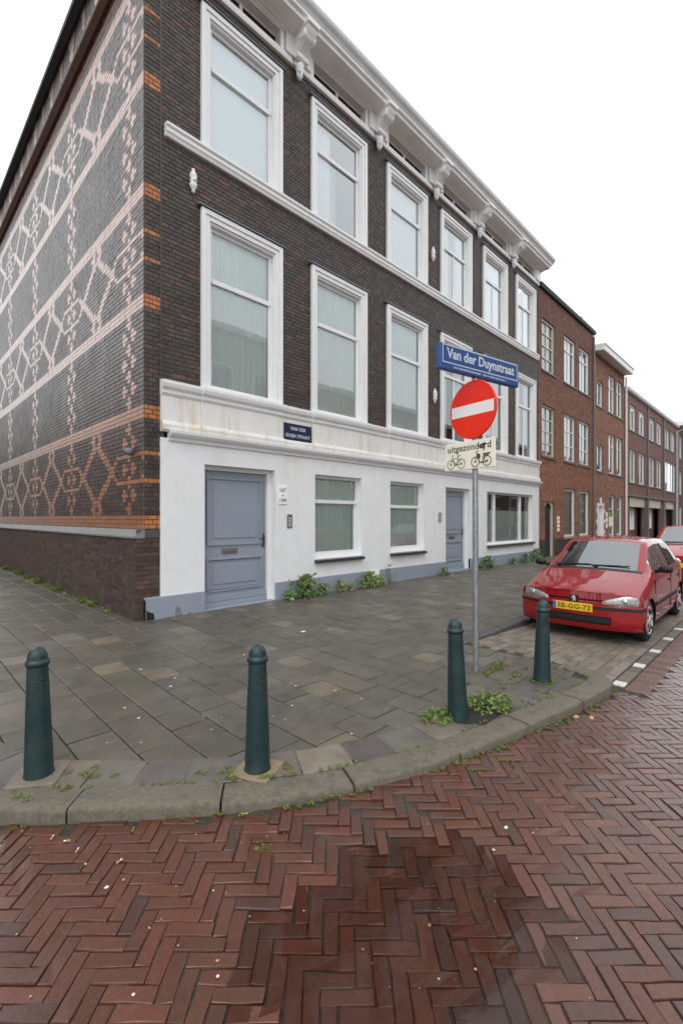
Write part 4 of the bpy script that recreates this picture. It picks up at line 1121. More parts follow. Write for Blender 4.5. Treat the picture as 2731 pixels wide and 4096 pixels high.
# ================================================================== SIGN POST
PXY = Vector((4.33, 2.344, 0)); pz = float(zp(4.33, 2.344))
post = empty('sign_post', (PXY.x, PXY.y, pz), 'grey steel post carrying a blue street name, a round no-entry sign and a white plate', 'sign post')
b = MB(); b.tube((PXY.x, PXY.y, pz-.1), (PXY.x-.012, PXY.y+.006, 3.12), .0295, n=20, cap=True); b.build('pole', M['galv'], post, angle=60)
b = MB(); b.tube((PXY.x-.012, PXY.y+.006, 3.12), (PXY.x-.012, PXY.y+.006, 3.30), .034, n=16); b.build('pole_cap', M['iron'], post, angle=60)
def sign_frame(right, z, off=0.0):
    r = right.normalized(); n = r.cross(UPV); o = Vector((PXY.x-.008, PXY.y+.004, 0)) + n*off
    return (lambda s, d, zz: tuple(o + r*s + n*d + UPV*(z+zz))), o, r, n
# street name plate
right = RT*.829 + FW*.559
fn, o, r, n = sign_frame(right, 3.205)
SB = .045
b = MB(fn); b.cbox(-.55, .66, SB-.06, SB, -.125, .125, .008); plate = b.build('street_name_sign', M['sign_blue'], post)
b = MB(fn); f = .010
for x0, x1, z0, z1 in ((-.52,.635,.105,.105+f), (-.52,.635,-.062,-.062+f), (-.52,-.52+f,-.052,.105), (.635-f,.635,-.052,.105)): b.box(x0, x1, SB-.002, SB+.001, z0, z1)
b.build('border', M['sign_text'], plate)
put_text('street', o + n*(SB+.0015) + r*.057 + UPV*(3.205+.022), r, UPV, M['sign_text'], plate, 1.04)
b = MB(fn); x = -.36
while x < .44:                                           # the fine explanatory line, too small to read
    w = rnd.choice((.005, .006, .009))
    if rnd.random() > .12: b.box(x, x+w, SB-.001, SB+.0008, -.098, -.098+rnd.choice((.014, .017)))
    x += w+.005
b.build('fine_print', M['sign_text'], plate)
# no-entry disc and plate below
right = RT*.559 - FW*.829
fn, o, r, n = sign_frame(right, 2.755)
DB = .05
def disc(radius, d0, d1, e):
    N = 48; vs = []
    for rr, d in ((radius, d0), (radius, d1-e), (radius-e, d1)): vs += [(rr*math.cos(2*math.pi*k/N), d, rr*math.sin(2*math.pi*k/N)) for k in range(N)]
    fs = [(j*N+k, j*N+(k+1) % N, (j+1)*N+(k+1) % N, (j+1)*N+k) for j in range(2) for k in range(N)] + [tuple(range(N))[::-1], tuple(range(2*N, 3*N))]
    return vs, fs
b = MB(fn); b.add(*disc(.297, DB-.018, DB, .006)); dsc = b.build('no_entry_sign', M['sign_red'], post)
b = MB(fn); b.box(-.268, .268, DB-.004, DB+.0015, -.058, .058); b.build('bar', M['sign_white'], dsc)
fn2, o2, r2, n2 = sign_frame(right, 2.295)
b = MB(fn2); b.cbox(-.37, .28, DB-.015, DB, -.145, .145, .004); sp = b.build('exception_plate', M['sign_cream'], post)
put_text('except', o2 + n2*(DB+.001) + r2*(-.045) + UPV*(2.295+.072), r2, UPV, M['ink'], sp, .56)
def icon(cx, material, moped):
    b = MB(fn2); d = DB+.001; R_ = .048
    def ring(x, z, rr, w): b.path([(x+rr*math.cos(t), d, z+rr*math.sin(t)) for t in np.linspace(0, 2*math.pi, 21)], w, 5)
    zl = -.078
    w1, w2 = cx-.072, cx+.072
    ring(w1, zl, R_, .0042); ring(w2, zl, R_, .0042); ring(w1, zl, .010, .003); ring(w2, zl, .010, .003)
    if not moped:
        b.path([(w1,d,zl), (cx-.045,d,zl+.062), (cx+.03,d,zl+.062), (cx-.002,d,zl-.005), (cx-.045,d,zl+.062)], .0036, 5)
        b.path([(cx-.002,d,zl-.005), (w2,d,zl), (cx+.03,d,zl+.062)], .0036, 5); b.path([(cx+.03,d,zl+.062), (cx+.036,d,zl+.085)], .0036, 5)
        b.path([(cx+.015,d,zl+.087), (cx+.058,d,zl+.087)], .005, 5); b.path([(cx-.045,d,zl+.062), (cx-.052,d,zl+.092), (cx-.03,d,zl+.097)], .0036, 5)
        ring(cx-.002, zl-.005, .012, .003)
    else:
        b.path([(w1,d,zl), (cx-.05,d,zl+.06), (cx-.058,d,zl+.10), (cx-.035,d,zl+.105)], .0045, 5)
        b.path([(cx-.05,d,zl+.06), (cx-.015,d,zl-.01), (w2-.02,d,zl-.01), (w2,d,zl)], .006, 5)
        b.add([(cx-.05,d+.001,zl+.085), (cx-.012,d+.001,zl+.075), (cx-.005,d+.001,zl+.045), (cx-.028,d+.001,zl+.015), (cx-.045,d+.001,zl+.05)], [(0,1,2,3,4)])
        b.path([(cx+.025,d,zl+.07), (cx+.11,d,zl+.075)], .0075, 5); b.path([(cx+.04,d,zl+.065), (cx+.045,d,zl+.02), (cx+.01,d,zl-.008)], .0045, 5)
        b.path([(w2-.06,d,zl+.035), (w2-.03,d,zl+.058), (w2+.02,d,zl+.058)], .0045, 5)
    b.build('moped_symbol' if moped else 'bicycle_symbol', material, sp)
icon(-.21, M['ink_bike'], False); icon(.115, M['ink_moped'], True)
b = MB(fn2)                                              # scrawled sticker across the last letters
b.path([(.10,DB+.002,.085), (.17,DB+.002,.10), (.145,DB+.002,.07), (.155,DB+.002,.03)], .007, 5); b.path([(.09,DB+.002,.075), (.13,DB+.002,.06)], .006, 5); b.build('scrawl', M['ink'], sp)
b = MB()
for z in (2.24, 2.41, 2.62, 2.89): b.lathe([(.030,-.012),(.036,-.012),(.036,.012),(.030,.012)], (PXY.x-.006, PXY.y+.003, z), n=16); b.tube((PXY.x, PXY.y, z), tuple(Vector((PXY.x, PXY.y, z)) + n*.045), .014, n=6)
b.build('clamp', M['galv'], post)

# ================================================================== CARS
def build_car(xf, yc, sc, label, paint_col, badge, plate_text, lettering=True):
    L_s, W_s, H_s = sc
    car = empty('car', (xf+1.8*L_s, yc, 0), label, 'car')
    paint = mat('car_paint', paint_col, .38, .15, coat=1.0, noise=.03, nscale=20)
    blk = M.setdefault('trim', mat('black_plastic', (.012,.012,.013), .5))
    rub = M.setdefault('rubber', mat('tyre_rubber', (.016,.016,.016), .75))
    gl = M.setdefault('car_glass', glass_mat('car_glass', (.66,.74,.72), 1.6, .17))
    rimm = M.setdefault('rim', mat('wheel_trim', (.50,.50,.51), .4, metal=.15))
    lamp = M.setdefault('lamp', mat('headlamp', (.36,.37,.37), .22, metal=.55, coat=1, noise=.5, nscale=26, bump=.6, bscale=45))
    chrome = M.setdefault('chrome', mat('chrome', (.75,.75,.75), .12, metal=1))
    yel = M.setdefault('yellow', mat('plate_yellow', (.78,.50,.01), .4)); blu = M.setdefault('plate_blue', mat('plate_blue', (.02,.12,.55), .4))
    seatm = M.setdefault('seat', mat('seat_cloth', (.035,.035,.04), .9))
    def C(t, y, z): return (xf + t*L_s, yc - y*W_s + .012*t, z*H_s)
    plan = lambda y: .20*(abs(y)/.8)**2.6
    kt = [.06,.12,.25,.5,.75,.93,1.0,1.6,1.68,2.0,2.4,2.9,3.15,3.22,3.50,3.58,3.66]
    kz = [.682,.706,.745,.808,.860,.898,.925,1.305,1.338,1.370,1.375,1.345,1.312,1.285,.98,.93,.84]
    k3 = [.60,.61,.625,.64,.65,.655,.655,.57,.562,.56,.56,.555,.55,.55,.61,.63,.64]
    d3 = [.025,.028,.03,.03,.025,.02,.02,.035,.04,.042,.042,.045,.045,.045,.03,.03,.03]
    zc = lambda t: float(np.interp(t, kt, kz)); w3 = lambda t: float(np.interp(t, kt, k3)); dr3 = lambda t: float(np.interp(t, kt, d3))
    w4 = lambda t: float(np.interp(t, [.06,.5,.93,1.2,2.9,3.4,3.66], [.735,.75,.757,.757,.755,.735,.70]))
    z4 = lambda t: min(float(np.interp(t, [.06,.25,.5,.93,1.3,3.2,3.66], [.645,.69,.75,.845,.875,.925,.80])), zc(t)-dr3(t)-.01)
    end = lambda t: float(np.interp(t, [0,.3,3.2,3.5,3.66], [1,1,1,.975,.93]))
    def section(t):
        P = []; Zc, W3, D3 = zc(t), w3(t), dr3(t)
        for f in np.linspace(0, 1, 9): P.append((W3*f, Zc - D3*f*f))
        Z3, W4, Z4 = Zc-D3, w4(t), z4(t)
        for f in np.linspace(0, 1, 7)[1:]: P.append((W3+(W4-W3)*f + .012*math.sin(math.pi*f), Z3+(Z4-Z3)*f))
        for wy, zz in ((.782, Z4-.05), (.797, Z4-.12), (.803, .60), (.803, .50), (.800, .42), (.797, .33), (.785, .24), (.76, .18)):
            P.append((wy*end(t), min(zz, Z4-.02) if zz > .4 else zz))
        return P
    ts = sorted(set([.06,.075,.09] + [round(v, 3) for v in np.arange(.12, 3.66, .035)] + [1.0, 1.6, 3.66])); nr = len(section(1.))
    WHEEL = (.69, 3.055); R0 = .28
    bodyb, glassb = MB(C), MB(C); sideb = {(s_, k_): MB(C) for s_ in (1, -1) for k_ in (0, 1)}
    rows = [section(t) for t in ts]
    fade = lambda t: max(0, 1-(t-.06)/.85)
    def pos(i, j, s): 
        y, z = rows[i][j]; return (ts[i] + plan(y)*fade(ts[i]), s*y, z)
    rear_b = MB(C)
    for s in (1, -1):
        for i in range(len(ts)-1):
            for j in range(nr-1):
                t = (ts[i]+ts[i+1])/2; y, z = rows[i][j]; y2, z2 = rows[i][j+1]; zm = (z+z2)/2
                quad = [pos(i, j, s), pos(i+1, j, s), pos(i+1, j+1, s), pos(i, j+1, s)]
                if j >= 14 and any((t-tw)**2 + (zm-R0)**2 < .325**2 for tw in WHEEL): continue
                if j < 8 and 1.0 <= t <= 1.6 and j < 7: glassb.add(quad, [(0,1,2,3)]); continue
                if j < 7 and 3.24 < t < 3.48: rear_b.add(quad, [(0,1,2,3)]); continue
                v = (j-8+.5)/6
                if 8 <= j < 14 and .12 < v < .93 and (1.24 < t < 2.15 or 2.24 < t < 3.02) and rows[i][8][1]-rows[i][14][1] > .10:
                    sideb[(s, int(t > 2.2))].add(quad, [(0,1,2,3)]); continue
                bodyb.add(quad, [(0,1,2,3)], 1 if (j < 8 and .93 < t < 1.0) else 0)
    # front: bumper and nose
    def ft(y, z): 
        bump = .055*(1 if z < .50 else max(0, 1-(z-.50)/.012)) * (1 - .6*(abs(y)/.8)**6)
        low = .05*max(0, (.30-z)/.12)**2
        return .062 + plan(y) - bump + low + max(0, z-.52)*.10
    ny, zs = 48, [.185,.215,.245,.262,.29,.32,.345,.37,.40,.43,.449,.452,.475,.498,.502,.513,.525,.54,.553,.556,.574,.577,.60,.625,.645,.665,.684]
    ys = np.linspace(-.80, .80, ny+1)
    for a in range(ny):
        for c in range(len(zs)-1):
            ym, zm = (ys[a]+ys[a+1])/2, (zs[c]+zs[c+1])/2
            top_l = zc(.06)-dr3(.06)*(min(abs(ym)/.6, 1))**2 - max(0, abs(ym)-.6)*.16
            if zm > top_l+.01: continue
            black = .45 < zm < .50 or (abs(ym) < .45 and .262 < zm < .37) or (abs(ym) < .37 and .553 < zm < .577)
            rec = .03 if black and not .45 < zm < .50 else 0
            bodyb.add([(ft(y, z)+rec, y, z) for y, z in ((ys[a],zs[c]),(ys[a+1],zs[c]),(ys[a+1],zs[c+1]),(ys[a],zs[c+1]))], [(0,1,2,3)], 1 if black else 0)
    # tail closing
    tl = rows[-1]; bodyb.add([(3.66, y, z) for y, z in tl] + [(3.66, -y, z) for y, z in tl[::-1][:-1]], [tuple(range(2*nr-1))])
    body = bodyb.build('body', [paint, blk], car, angle=55)
    glassb.build('windscreen', gl, car, smooth=True); gl2 = M.setdefault('car_side_glass', glass_mat('car_side_glass', (.5,.57,.55), .75, .03)); [q_.build('side_window', gl2, car, smooth=True) for q_ in sideb.values()]; rear_b.build('rear_window', gl, car, smooth=True)
    # arches, wells, underside
    for tw in WHEEL:
        for s in (1, -1):
            b = MB(C); pts = np.linspace(-.15, math.pi+.15, 22)
            b.grid(lambda u, v: (tw+(.305+.045*v)*math.cos(-.15+u*(math.pi+.3)), s*(.808-.012*v*v), R0+(.305+.045*v)*math.sin(-.15+u*(math.pi+.3))), 22, 2); b.build('arch_lip', paint, body, smooth=True)
            b = MB(C); b.grid(lambda u, v: (tw+.325*math.cos(-.3+u*(math.pi+.6)), s*(.50+.30*v), R0+.325*math.sin(-.3+u*(math.pi+.6))), 20, 1)
            b.build('wheel_well', blk, body)
    b = MB(C); b.box(.25, 3.5, -.74, .74, .17, .22); b.box(.3, .98, -.66, .66, .22, .58); b.box(1.0, 3.4, -.70, .70, .22, .30); b.build('underbody', blk, car)
    # wheels
    for tw in WHEEL:
        for s in (1, -1):
            b = MB(C); b.lathe([(.19,-.08),(.255,-.085),(.278,-.065),(.283,-.03),(.283,.03),(.278,.065),(.255,.085),(.19,.08)], (tw, s*.70, .281), (0,1,0), 30)
            wh = b.build('wheel', rub, car, angle=50)
            b = MB(C); yo = s*.790
            b.lathe([(.195,-.02),(.195,.0),(.18,s*.004),(.17,-s*.008),(.06,-s*.004),(.045,s*.012),(.0,s*.014)], (tw, yo, .281), (0,1,0), 28)
            b.build('rim', rimm, wh, angle=40)
            b = MB(C)
            for k in range(7):
                a = 2*math.pi*k/7; b.box(0,0,0,0,0,0) if 0 else None
                c0 = (tw+.095*math.cos(a), yo+s*.002, .281+.095*math.sin(a)); c1 = (tw+.160*math.cos(a), yo+s*.002, .281+.160*math.sin(a))
                b.tube(c0, c1, .008, .012, 6)
            b.build('trim_opening', blk, wh)
    # headlamps
    for s in (1, -1):
        b = MB(C)
        def hp(u, v, off=.016):
            y = .355+.40*u; lo = .520-.010*math.sin(u*3.1); hi = .560+.095*min(1, u*1.35)**.75 - .05*max(0, u-.7)
            z = lo+(hi-lo)*v; e = max(0, min(u, 1-u, v*.5, (1-v)*.5)*8); return (ft(min(y, .8), z)-off*min(1, e)-.003, s*y, z)
        b.grid(hp, 16, 8); hl = b.build('headlight', lamp, car, smooth=True)
        b = MB(C); yb = .60; b.lathe([(.045,0),(.04,.01),(.02,.016),(.0,.018)], (ft(yb, .575)-.010, s*yb, .578), (-1,0,0), 14); b.build('bulb_lens', chrome, hl, smooth=True)
    # grille slot badge
    if badge == 'lion':
        b = MB(C); tb = ft(0, .565)-.006
        b.box(tb-.004, tb+.02, -.06, .06, .525, .615)
        bd = b.build('badge_mount', blk, car)
        b = MB(C); q = lambda y, z: (tb-.008, y, z)
        for pth, rr in (([(-.012,.545),(-.006,.565),(.002,.582),(.010,.596)], .010), ([(.010,.596),(.000,.604),(-.012,.598)], .009), ([(.000,.580),(-.020,.590),(-.028,.584)], .006),
                        ([(-.004,.566),(-.024,.566),(-.030,.558)], .006), ([(-.012,.546),(-.026,.538)], .006), ([(-.006,.550),(.012,.540),(.016,.532)], .007), ([(.006,.560),(.022,.566),(.026,.582),(.034,.588)], .0045)):
            b.path([q(-y, z) for y, z in pth], rr, 7)
        b.build('lion_badge', chrome, bd, smooth=True)
    else:
        b = MB(C); tb = ft(0, .57)-.004; b.lathe([(.075,0),(.075,.012),(.06,.02),(.0,.022)], (tb, 0, .575), (-1,0,0), 24, sx=.5, sy=1)
        b.build('oval_badge', chrome, car, smooth=True)
    # number plate
    tp = ft(0, .47)-.012; b = MB(C); b.cbox(tp-.008, tp, -.26, .26, .415, .525, .004); pl = b.build('number_plate', yel, car)
    b = MB(C); b.box(tp-.0095, tp-.006, -.256, -.216, .419, .521); b.build('blue_band', blu, pl)
    if lettering:
        p = C(tp-.0095, .022, .470); put_text(plate_text, p, (0,-1,0), (0,0,1), M['ink'], pl, .43*W_s)
    # mirrors, wipers, mouldings, handles, aerial
    for s in (1, -1):
        b = MB(C); b.lathe([(.0,-.085),(.045,-.08),(.062,-.04),(.064,.03),(.05,.075),(.0,.085)], (1.20, s*.895, .945), (0,1,0), 14, sx=.85, sy=.9); b.tube((1.22, s*.76, .90), (1.21, s*.84, .93), .028, .035, 8); b.build('mirror', blk, car, smooth=True)
        b = MB(C); b.cbox(1.04, 2.68, *(sorted((s*.800, s*.818))), .435, .49, .005); b.build('side_moulding', blk, car)
        b = MB(C); b.box(.24, .355, *(sorted((s*.795, s*.812))), .452, .498); b.build('bumper_strip', blk, car)
        for td in (1.02, 2.20, 2.98):
            b = MB(C); b.box(td-.004, td+.004, *(sorted((s*.79, s*.806))), .30 if td < 2.5 else .62, .80); b.build('door_gap', blk, body)
        for td in (2.02, 2.86):
            b = MB(C); b.cbox(td, td+.13, *(sorted((s*.798, s*.815))), .70, .735, .004); b.build('door_handle', blk, car)
    for y0 in (.05, -.48):
        b = MB(C); b.path([(1.0, y0, .935), (1.035, y0-.10, .955), (1.05, y0+.42, .965)], .009, 6); b.build('wiper', blk, car)
    b = MB(C); b.tube((1.68, 0, 1.335), (1.78, 0, 1.40), .010, .004, 6); b.build('aerial', blk, car)
    # cabin
    b = MB(C); b.grid(lambda u, v: (1.02+.28*u, -.68+1.36*v, .90-.02*u), 2, 2); b.box(1.28, 1.34, -.68, .68, .55, .89); b.build('dashboard', blk, car)
    for y0 in (.36, -.36):
        b = MB(C); b.cbox(1.75, 2.25, y0-.24, y0+.24, .42, .56, .04); b.add([(2.14,y0-.23,.5),(2.14,y0+.23,.5),(2.34,y0+.20,1.02),(2.34,y0-.20,1.02),(2.26,y0-.23,.5),(2.26,y0+.23,.5),(2.42,y0+.20,1.02),(2.42,y0-.20,1.02)],
              [(0,1,2,3),(4,5,6,7),(0,1,5,4),(3,2,6,7),(0,3,7,4),(1,2,6,5)]); b.cbox(2.33, 2.43, y0-.13, y0+.13, 1.04, 1.20, .03); b.build('seat', seatm, car)
    b = MB(C); b.box(2.95, 3.1, -.62, .62, .45, .98); b.box(1.2, 3.2, -.72, .72, .29, .33); b.build('rear_bench', seatm, car)
    b = MB(C); b.lathe([(.17,-.01),(.19,0),(.17,.012)], (1.50, .36, .86), (.85,0,.5), 20); b.build('steering_wheel', blk, car)
    return car
build_car(6.62, 2.165, (.985, .965, .985), 'dark red hatchback with lion badge parked behind the bollards', (.29,.005,.009), 'lion', 'plate')
build_car(13.75, 2.08, (1.05, 1.04, 1.06), 'bright red car with oval badge parked behind the dark red hatchback', (.42,.006,.008), 'oval', 'plate', lettering=False)

# ================================================================== STREET LAMP
lx, ly = 22.3, 3.4; lz = float(zp(lx, ly))
t = empty('street_lamp', (lx, ly, lz), 'tall grey street lamp on the pavement beyond the parked cars', 'street lamp')
b = MB(); b.lathe([(.085,0),(.085,.9),(.06,.95),(.052,4.95),(.045,5.0)], (lx, ly, lz), n=14); b.build('post', M['galv'], t, angle=40)
b = MB(); b.path([(lx, ly, lz+4.95), (lx, ly-.35, lz+5.10), (lx, ly-.8, lz+5.15)], .032, 8); b.build('arm', M['galv'], t)
b = MB(); b.lathe([(.02,-.36),(.12,-.3),(.16,0),(.13,.28),(.03,.36)], (lx, ly-1.0, lz+5.16), (0,1,0), 14, sx=.55, sy=1); b.build('lantern', M['sign_white'], t, smooth=True)

# ================================================================== PLANTS
def leaf_faces(mb, c, n, size, mi, fold=.25):
    n = Vector(n).normalized(); a = n.orthogonal().normalized()
    a.rotate(__import__('mathutils').Quaternion(n, rnd.uniform(0, 6.28))); t = n.cross(a); c = Vector(c)
    q = lambda u, v, w=0: tuple(c + a*u*size + t*v*size + n*w*size)
    mb.add([q(-.5,0), q(-.25,.42,fold*.5), q(.15,.34,fold*.3), q(.6,0,-.1), q(.15,-.34,fold*.3), q(-.25,-.42,fold*.5), q(0,0,0)], [(0,6,2,1),(6,3,2),(0,5,4,6),(6,4,3)], mi)
def ivy(x, h, w, n, pale, label, dry=False):
    y = YA-.10; z = float(zp(x, y))
    t = empty('ivy_plant' if not dry else 'dry_weed', (x, y-.05, z), label, 'plant', 'plants growing at the foot of the white wall')
    b = MB(); 
    for k in range(5):
        a = rnd.uniform(-1, 1); b.path([(x+a*.05, y-.04, z), (x+a*w*.3, y-.08, z+h*.5*rnd.random()), (x+a*w*.5, y-.06-rnd.random()*.1, z+h*rnd.uniform(.4, .9))], .005, 5)
    b.build('stem', M['stem'], t)
    b = MB()
    for k in range(n):
        u = rnd.gauss(0, .38); v = rnd.random()**1.2
        u *= (1-.45*v); px, pz_ = x+u*w*.75, z+.02+v*h
        py = y - .05 - abs(rnd.gauss(0, .10))*(1-.4*v)
        leaf_faces(b, (px, py, pz_), (rnd.uniform(-.8, .8), -1+rnd.uniform(-.3, .5), rnd.uniform(-.1, 1.1)), rnd.uniform(.028, .088)*(.6 if dry else 1), 2 if rnd.random() < .10 else 1 if rnd.random() < pale else 0)
    b.build('leaves', [M['leaf'], M['leaf_pale'], M['leaf_dry']], t, fix=False)
for a in ((5.22,.16,.20,40,.3,'small ivy sprig at the edge of the wide door step'), (5.62,.40,.62,240,.15,'large dark ivy clump beside the wide door'), (6.05,.20,.40,60,.2,'trailing ivy just past the large ivy clump'),
          (6.52,.24,.22,60,.7,'pale ivy sprig climbing below the first low window'), (6.80,.09,.16,22,.4,'tiny ivy tuft below the first low window'), (7.38,.30,.58,190,.6,'yellowish ivy clump close to the air grate'),
          (7.72,.20,.24,60,.5,'ivy sprig hanging over the air grate'), (10.35,.16,.40,70,.3,'low ivy tuft beside the narrow door'), (12.20,.20,.30,60,.1,'dark ivy tuft past the narrow door'),
          (12.72,.34,.70,200,.2,'broad ivy clump between the narrow door and wide window'), (14.4,.16,.5,70,.4,'low ivy patch under the wide window'), (15.3,.26,.6,120,.3,'ivy clump under the end of the wide window'), (16.2,.38,.8,200,.1,'dark bushy ivy at the end of the white wall')):
    ivy(*a)
ivy(8.15, .42, .5, 40, .9, 'dry thin weed leaning on the grey plinth', True)
def tuft(mb, x, y, z, n, h, spread, mi=0):
    for k in range(n):
        a = rnd.uniform(0, 6.28); r = spread*math.sqrt(rnd.random()); bx, by = x+r*math.cos(a), y+r*math.sin(a)
        hh = h*rnd.uniform(.4, 1); ln = rnd.uniform(.1, .7)*hh; w = rnd.uniform(.002, .0045); a2 = rnd.uniform(0, 6.28)
        dx, dy = math.cos(a2), math.sin(a2)
        mb.add([(bx-dy*w, by+dx*w, z), (bx+dy*w, by-dx*w, z), (bx+dx*ln*.5+dy*w*.7, by+dy*ln*.5-dx*w*.7, z+hh*.7), (bx+dx*ln, by+dy*ln, z+hh)], [(0,1,2),(0,2,3)], mi)
for yy, n, h in ((7.6,60,.07),(8.3,200,.12),(8.75,170,.11),(9.6,50,.06),(10.4,160,.13),(11.1,90,.10),(11.9,130,.16),(12.9,90,.12),(13.9,120,.14),(15.4,140,.15),(16.6,160,.16)):
    b = MB(); x = 2.55; tuft(b, x, yy, float(zp(x, yy)), n, h, .10); 
    for k in range(n//6): leaf_faces(b, (x-.02+rnd.gauss(0,.05), yy+rnd.gauss(0,.12), float(zp(x, yy))+.02+rnd.random()*h*.5), (rnd.gauss(0,.4),rnd.gauss(0,.4),1), rnd.uniform(.02,.045), 1)
    tag(b.build('grass_tuft', [M['grass'], M['leaf_pale']], fix=False), 'grass tuft growing at the foot of the patterned brick wall', 'grass tuft', 'grass tufts along the patterned wall')
# weeds round the third bollard, bare soil
b = MB(); pts = [(3.36+.24*math.cos(t)*(1+.2*math.sin(3*t))+.03, 1.80+.15*math.sin(t)*(1+.2*math.cos(2*t))) for t in np.linspace(0, 6.283, 25)[:-1]]
b.add([(3.36, 1.80, .094)] + [(x, y, .0865) for x, y in pts], [(0, 1+k, 1+(k+1) % 24) for k in range(24)]); tag(b.build('soil_patch', M['earth'], smooth=True), 'bare dark soil beside the weedy bollard', 'soil', kind='structure')
for (x, y, sx, n, h, lb) in ((3.10,1.99,.11,200,.075,'leafy weed clump at the foot of the weedy bollard'), (3.62,1.83,.16,360,.085,'leafy weed clump spilling over the kerb beside bare soil'), (3.38,1.99,.07,110,.10,'weed tuft squeezed behind the weedy bollard')):
    b = MB(); z = float(zp(x, y))
    for k in range(n):
        a = rnd.uniform(0, 6.28); r = sx*math.sqrt(rnd.random())*1.2
        leaf_faces(b, (x+r*math.cos(a)*1.3, y+r*math.sin(a), z+.01+h*rnd.random()*(1-r/sx*.5)), (rnd.gauss(0,.6),rnd.gauss(0,.6),1), rnd.uniform(.010,.036), 2 if rnd.random() < .10 else 1 if rnd.random() < .45 else 0)
    tuft(b, x, y, z, n//4, h*1.1, sx, 0)
    tag(b.build('weed_clump', [M['grass'], M['leaf_pale'], M['leaf_dry']], fix=False), lb, 'weed')
# moss and short grass in the joints: along the kerb, round the slabs, between the clinkers
b = MB()
def moss_spot(x, y, z, r):
    for k in range(int(18+900*r)):
        a = rnd.uniform(0, 6.28); q = r*math.sqrt(rnd.random())
        leaf_faces(b, (x+q*math.cos(a), y+q*math.sin(a), z+rnd.random()*(.008+.25*r)), (rnd.gauss(0,.6),rnd.gauss(0,.6),1), rnd.uniform(.005,.012), rnd.choice((0,0,1)))
def koff(i, w_): 
    d = (KERB[min(i+1, len(KERB)-1)]-KERB[max(i-1, 0)]).normalized(); return KERB[i] + Vector((-d.y, d.x))*w_
for i in range(0, len(KERB)):
    p = KERB[i]
    if p.y > 4: continue
    if rnd.random() < .6: q = koff(i, .212); moss_spot(q.x, q.y, float(zp(q.x, q.y))+.008, rnd.uniform(.008, .026))
    if rnd.random() < (.5 if 1.6 < p.x else .12): q = koff(i, -rnd.uniform(.005, .05)); moss_spot(q.x, q.y, float(road_z(q.x, q.y)), rnd.uniform(.008, .025))
for (x, y) in ((1.30,2.02),(1.42,1.95),(1.36,1.90),(1.52,1.93),(1.25,2.08)): moss_spot(x, y, 0, .045)
for (x, y) in ((.83,3.18),(.92,3.06),(.94,3.02),(.90,3.10),(.60,3.04),(.56,3.10),(.78,3.00),(1.02,2.95),(.97,3.12)): moss_spot(x, y, float(zp(x, y))+.006, .032)
for (x, y) in ((1.80,2.27),(1.55,2.47),(1.53,2.50),(1.56,2.54),(1.50,2.44),(1.40,2.62),(1.42,2.58),(1.83,2.25),(1.52,2.41),(1.84,2.31),(1.66,2.27),(1.50,2.52)): moss_spot(x, y, float(zp(x, y))+.004, .022)
for k in range(46): a = rnd.uniform(0, 6.28); moss_spot(4.508+.10*math.cos(a), 1.749+.10*math.sin(a), .084, .012)
for k in range(60): moss_spot(rnd.uniform(3.7, 5.1), rnd.choice((1.62,1.70,1.92,2.0,2.22,2.3))+rnd.gauss(0,.02), .084, rnd.uniform(.006,.02))
for k in range(26): moss_spot(4.55+rnd.gauss(0,.13), 2.24+rnd.gauss(0,.05), .084, .02)
for k in range(420):                                     # in the herringbone joints, mostly near the kerb
    j = rnd.randrange(nR); x, y = R[j, 0], R[j, 1]; i = rnd.randrange(len(KERB)); 
    dk = min((p - Vector((x, y))).length for p in KERB[::4])
    if dk > rnd.expovariate(1/.28): continue
    s_ = rnd.choice((-1, 1))*.5; h_ = R[j, 2] > .5
    for m_ in range(7):
        u, v = (rnd.uniform(-.5, .5)*3*W, s_*W) if rnd.random() < .8 else (s_*3*W, rnd.uniform(-.5, .5)*W)
        ux, uy = (u, v) if h_ else (-v, u)
        moss_spot(x+ux*E1[0]+uy*E2[0], y+ux*E1[1]+uy*E2[1], float(zc[j])-.004, .005)
tag(b.build('joint_moss', [M['moss'], M['grass']], fix=False), 'bright green moss in the paving joints along the kerb', 'moss', kind='stuff')

# ================================================================== LITTER
def on_ground(px, py, road_=False):
    """where a sight line through a photo pixel meets the paving"""
    a = (px-1365.5)/1845; dz = (2072-py)/1845; d = FW + RT*a; z = 0. if road_ else .08
    for _ in range(4):
        t = (z-EYE)/dz; x, y = d.x*t, d.y*t; z = float(road_z(x, y)) if road_ else float(zp(x, y))
    return x, y, z
def scrap(px, py, material, size, label, cat, name, road_=False, thick=.004, group=None):
    x, y, z = on_ground(px, py, road_); b = MB(); n = 9; a0 = rnd.uniform(0, 6)
    ring = [(x+size*math.cos(a0+6.283*k/n)*rnd.uniform(.65, 1.1), y+.8*size*math.sin(a0+6.283*k/n)*rnd.uniform(.65, 1.1)) for k in range(n)]
    b.add([(p, q, z+.0005) for p, q in ring] + [(x+(p-x)*.75, y+(q-y)*.75, z+thick) for p, q in ring], [(k, (k+1) % n, n+(k+1) % n, n+k) for k in range(n)] + [tuple(range(n, 2*n))])
    return tag(b.build(name, material, smooth=True), label, cat, group)
scrap(1213, 2526, M['litter_white'], .045, 'crumpled white paper scrap on the grey tiles', 'paper', 'paper_scrap')
scrap(1341, 2762, M['litter_yellow'], .014, 'yellow petal on the grey tiles', 'petal', 'petal', thick=.003)
scrap(428, 3550, M['litter_white'], .012, 'white petal with a green tip lying on the red clinkers', 'petal', 'petal', True)
scrap(2023, 3310, M['litter_white'], .014, 'round white disc on the red clinkers past the puddle', 'litter', 'white_disc', True)
scrap(1717, 3701, M['litter_tan'], .011, 'cream seed husk lying in the puddle edge', 'litter', 'seed_husk', True)
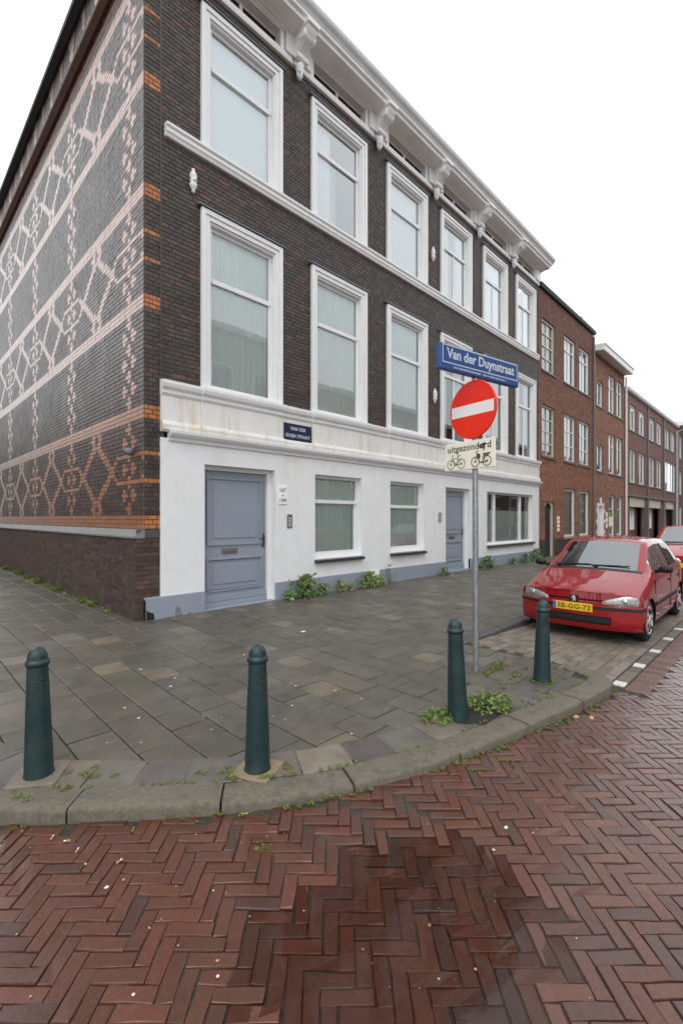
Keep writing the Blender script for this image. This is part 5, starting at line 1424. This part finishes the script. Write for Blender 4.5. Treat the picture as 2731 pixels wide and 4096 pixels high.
def butt(px, py, road_=True):
    x, y, z = on_ground(px, py, road_); a = rnd.uniform(0, 3.14); d = Vector((math.cos(a), math.sin(a), 0)); c = Vector((x, y, z+.0045))
    t = empty('cigarette_butt', (x, y, z), 'tan and white cigarette butt on the red clinkers', 'cigarette butt', 'cigarette butts dropped by the kerb')
    b = MB(); b.tube(tuple(c-d*.016), tuple(c+d*.004), .0042, n=8); b.build('filter', M['litter_tan'], t, smooth=True)
    b = MB(); b.tube(tuple(c+d*.0042), tuple(c+d*.016), .0042, n=8); b.build('paper', M['litter_white'], t, smooth=True)
for p in ((210,3353),(270,3366),(980,3258),(1157,3196),(478,3448),(310,3404)): butt(*p)
for p in ((2302,2868),(2363,2872)): scrap(*p, M['litter_tan'], .028, 'curled brown leaf in the gutter below the kerb', 'leaf', 'dry_leaf', True, .012, 'brown leaves in the gutter')
b = MB()
spots = [(355,2613),(428,2609),(700,2712),(613,2725),(725,2658),(500,2831),(713,2839),(565,2971),(846,2919),(430,2971),(889,2871),(1093,2864),(1140,2876),(1182,2743),(1165,2733),(1406,2935),(1521,2705),(1446,2795),(1185,3029),(629,3105),(525,3077),(1607,2815),(755,2575),(840,2610)]
for p in spots + [(rnd.uniform(0, 2000), rnd.uniform(2480, 2900)) for _ in range(45)]:
    x, y, z = on_ground(*p)
    if not bool(inside(x, y)) or y > 6.5: continue
    rr = rnd.uniform(.006, .014); n = 8
    b.add([(x, y, z+.0035)] + [(x+rr*math.cos(.785*k)*rnd.uniform(.7, 1.2), y+rr*math.sin(.785*k)*rnd.uniform(.7, 1.2), z+.0012) for k in range(n)], [(0, 1+k, 1+(k+1) % n) for k in range(n)], rnd.choice((0, 0, 1)))
for k in range(40):
    p = (rnd.uniform(0, 2500), rnd.uniform(3250, 4000)); x, y, z = on_ground(*p, True)
    if bool(inside(x, y)) or y < -1: continue
    rr = rnd.uniform(.003, .007)
    b.add([(x, y, z+.006)] + [(x+rr*math.cos(1.047*k_)*rnd.uniform(.6, 1.3), y+rr*math.sin(1.047*k_)*rnd.uniform(.6, 1.3), z+.003) for k_ in range(6)], [(0, 1+k_, 1+(k_+1) % 6) for k_ in range(6)], rnd.choice((0, 1, 2)))
tag(b.build('gum_spots', [M['gum'], M['litter_white'], M['litter_tan']], fix=False), 'pale gum spots and crumbs scattered over the paving', 'litter', kind='stuff')
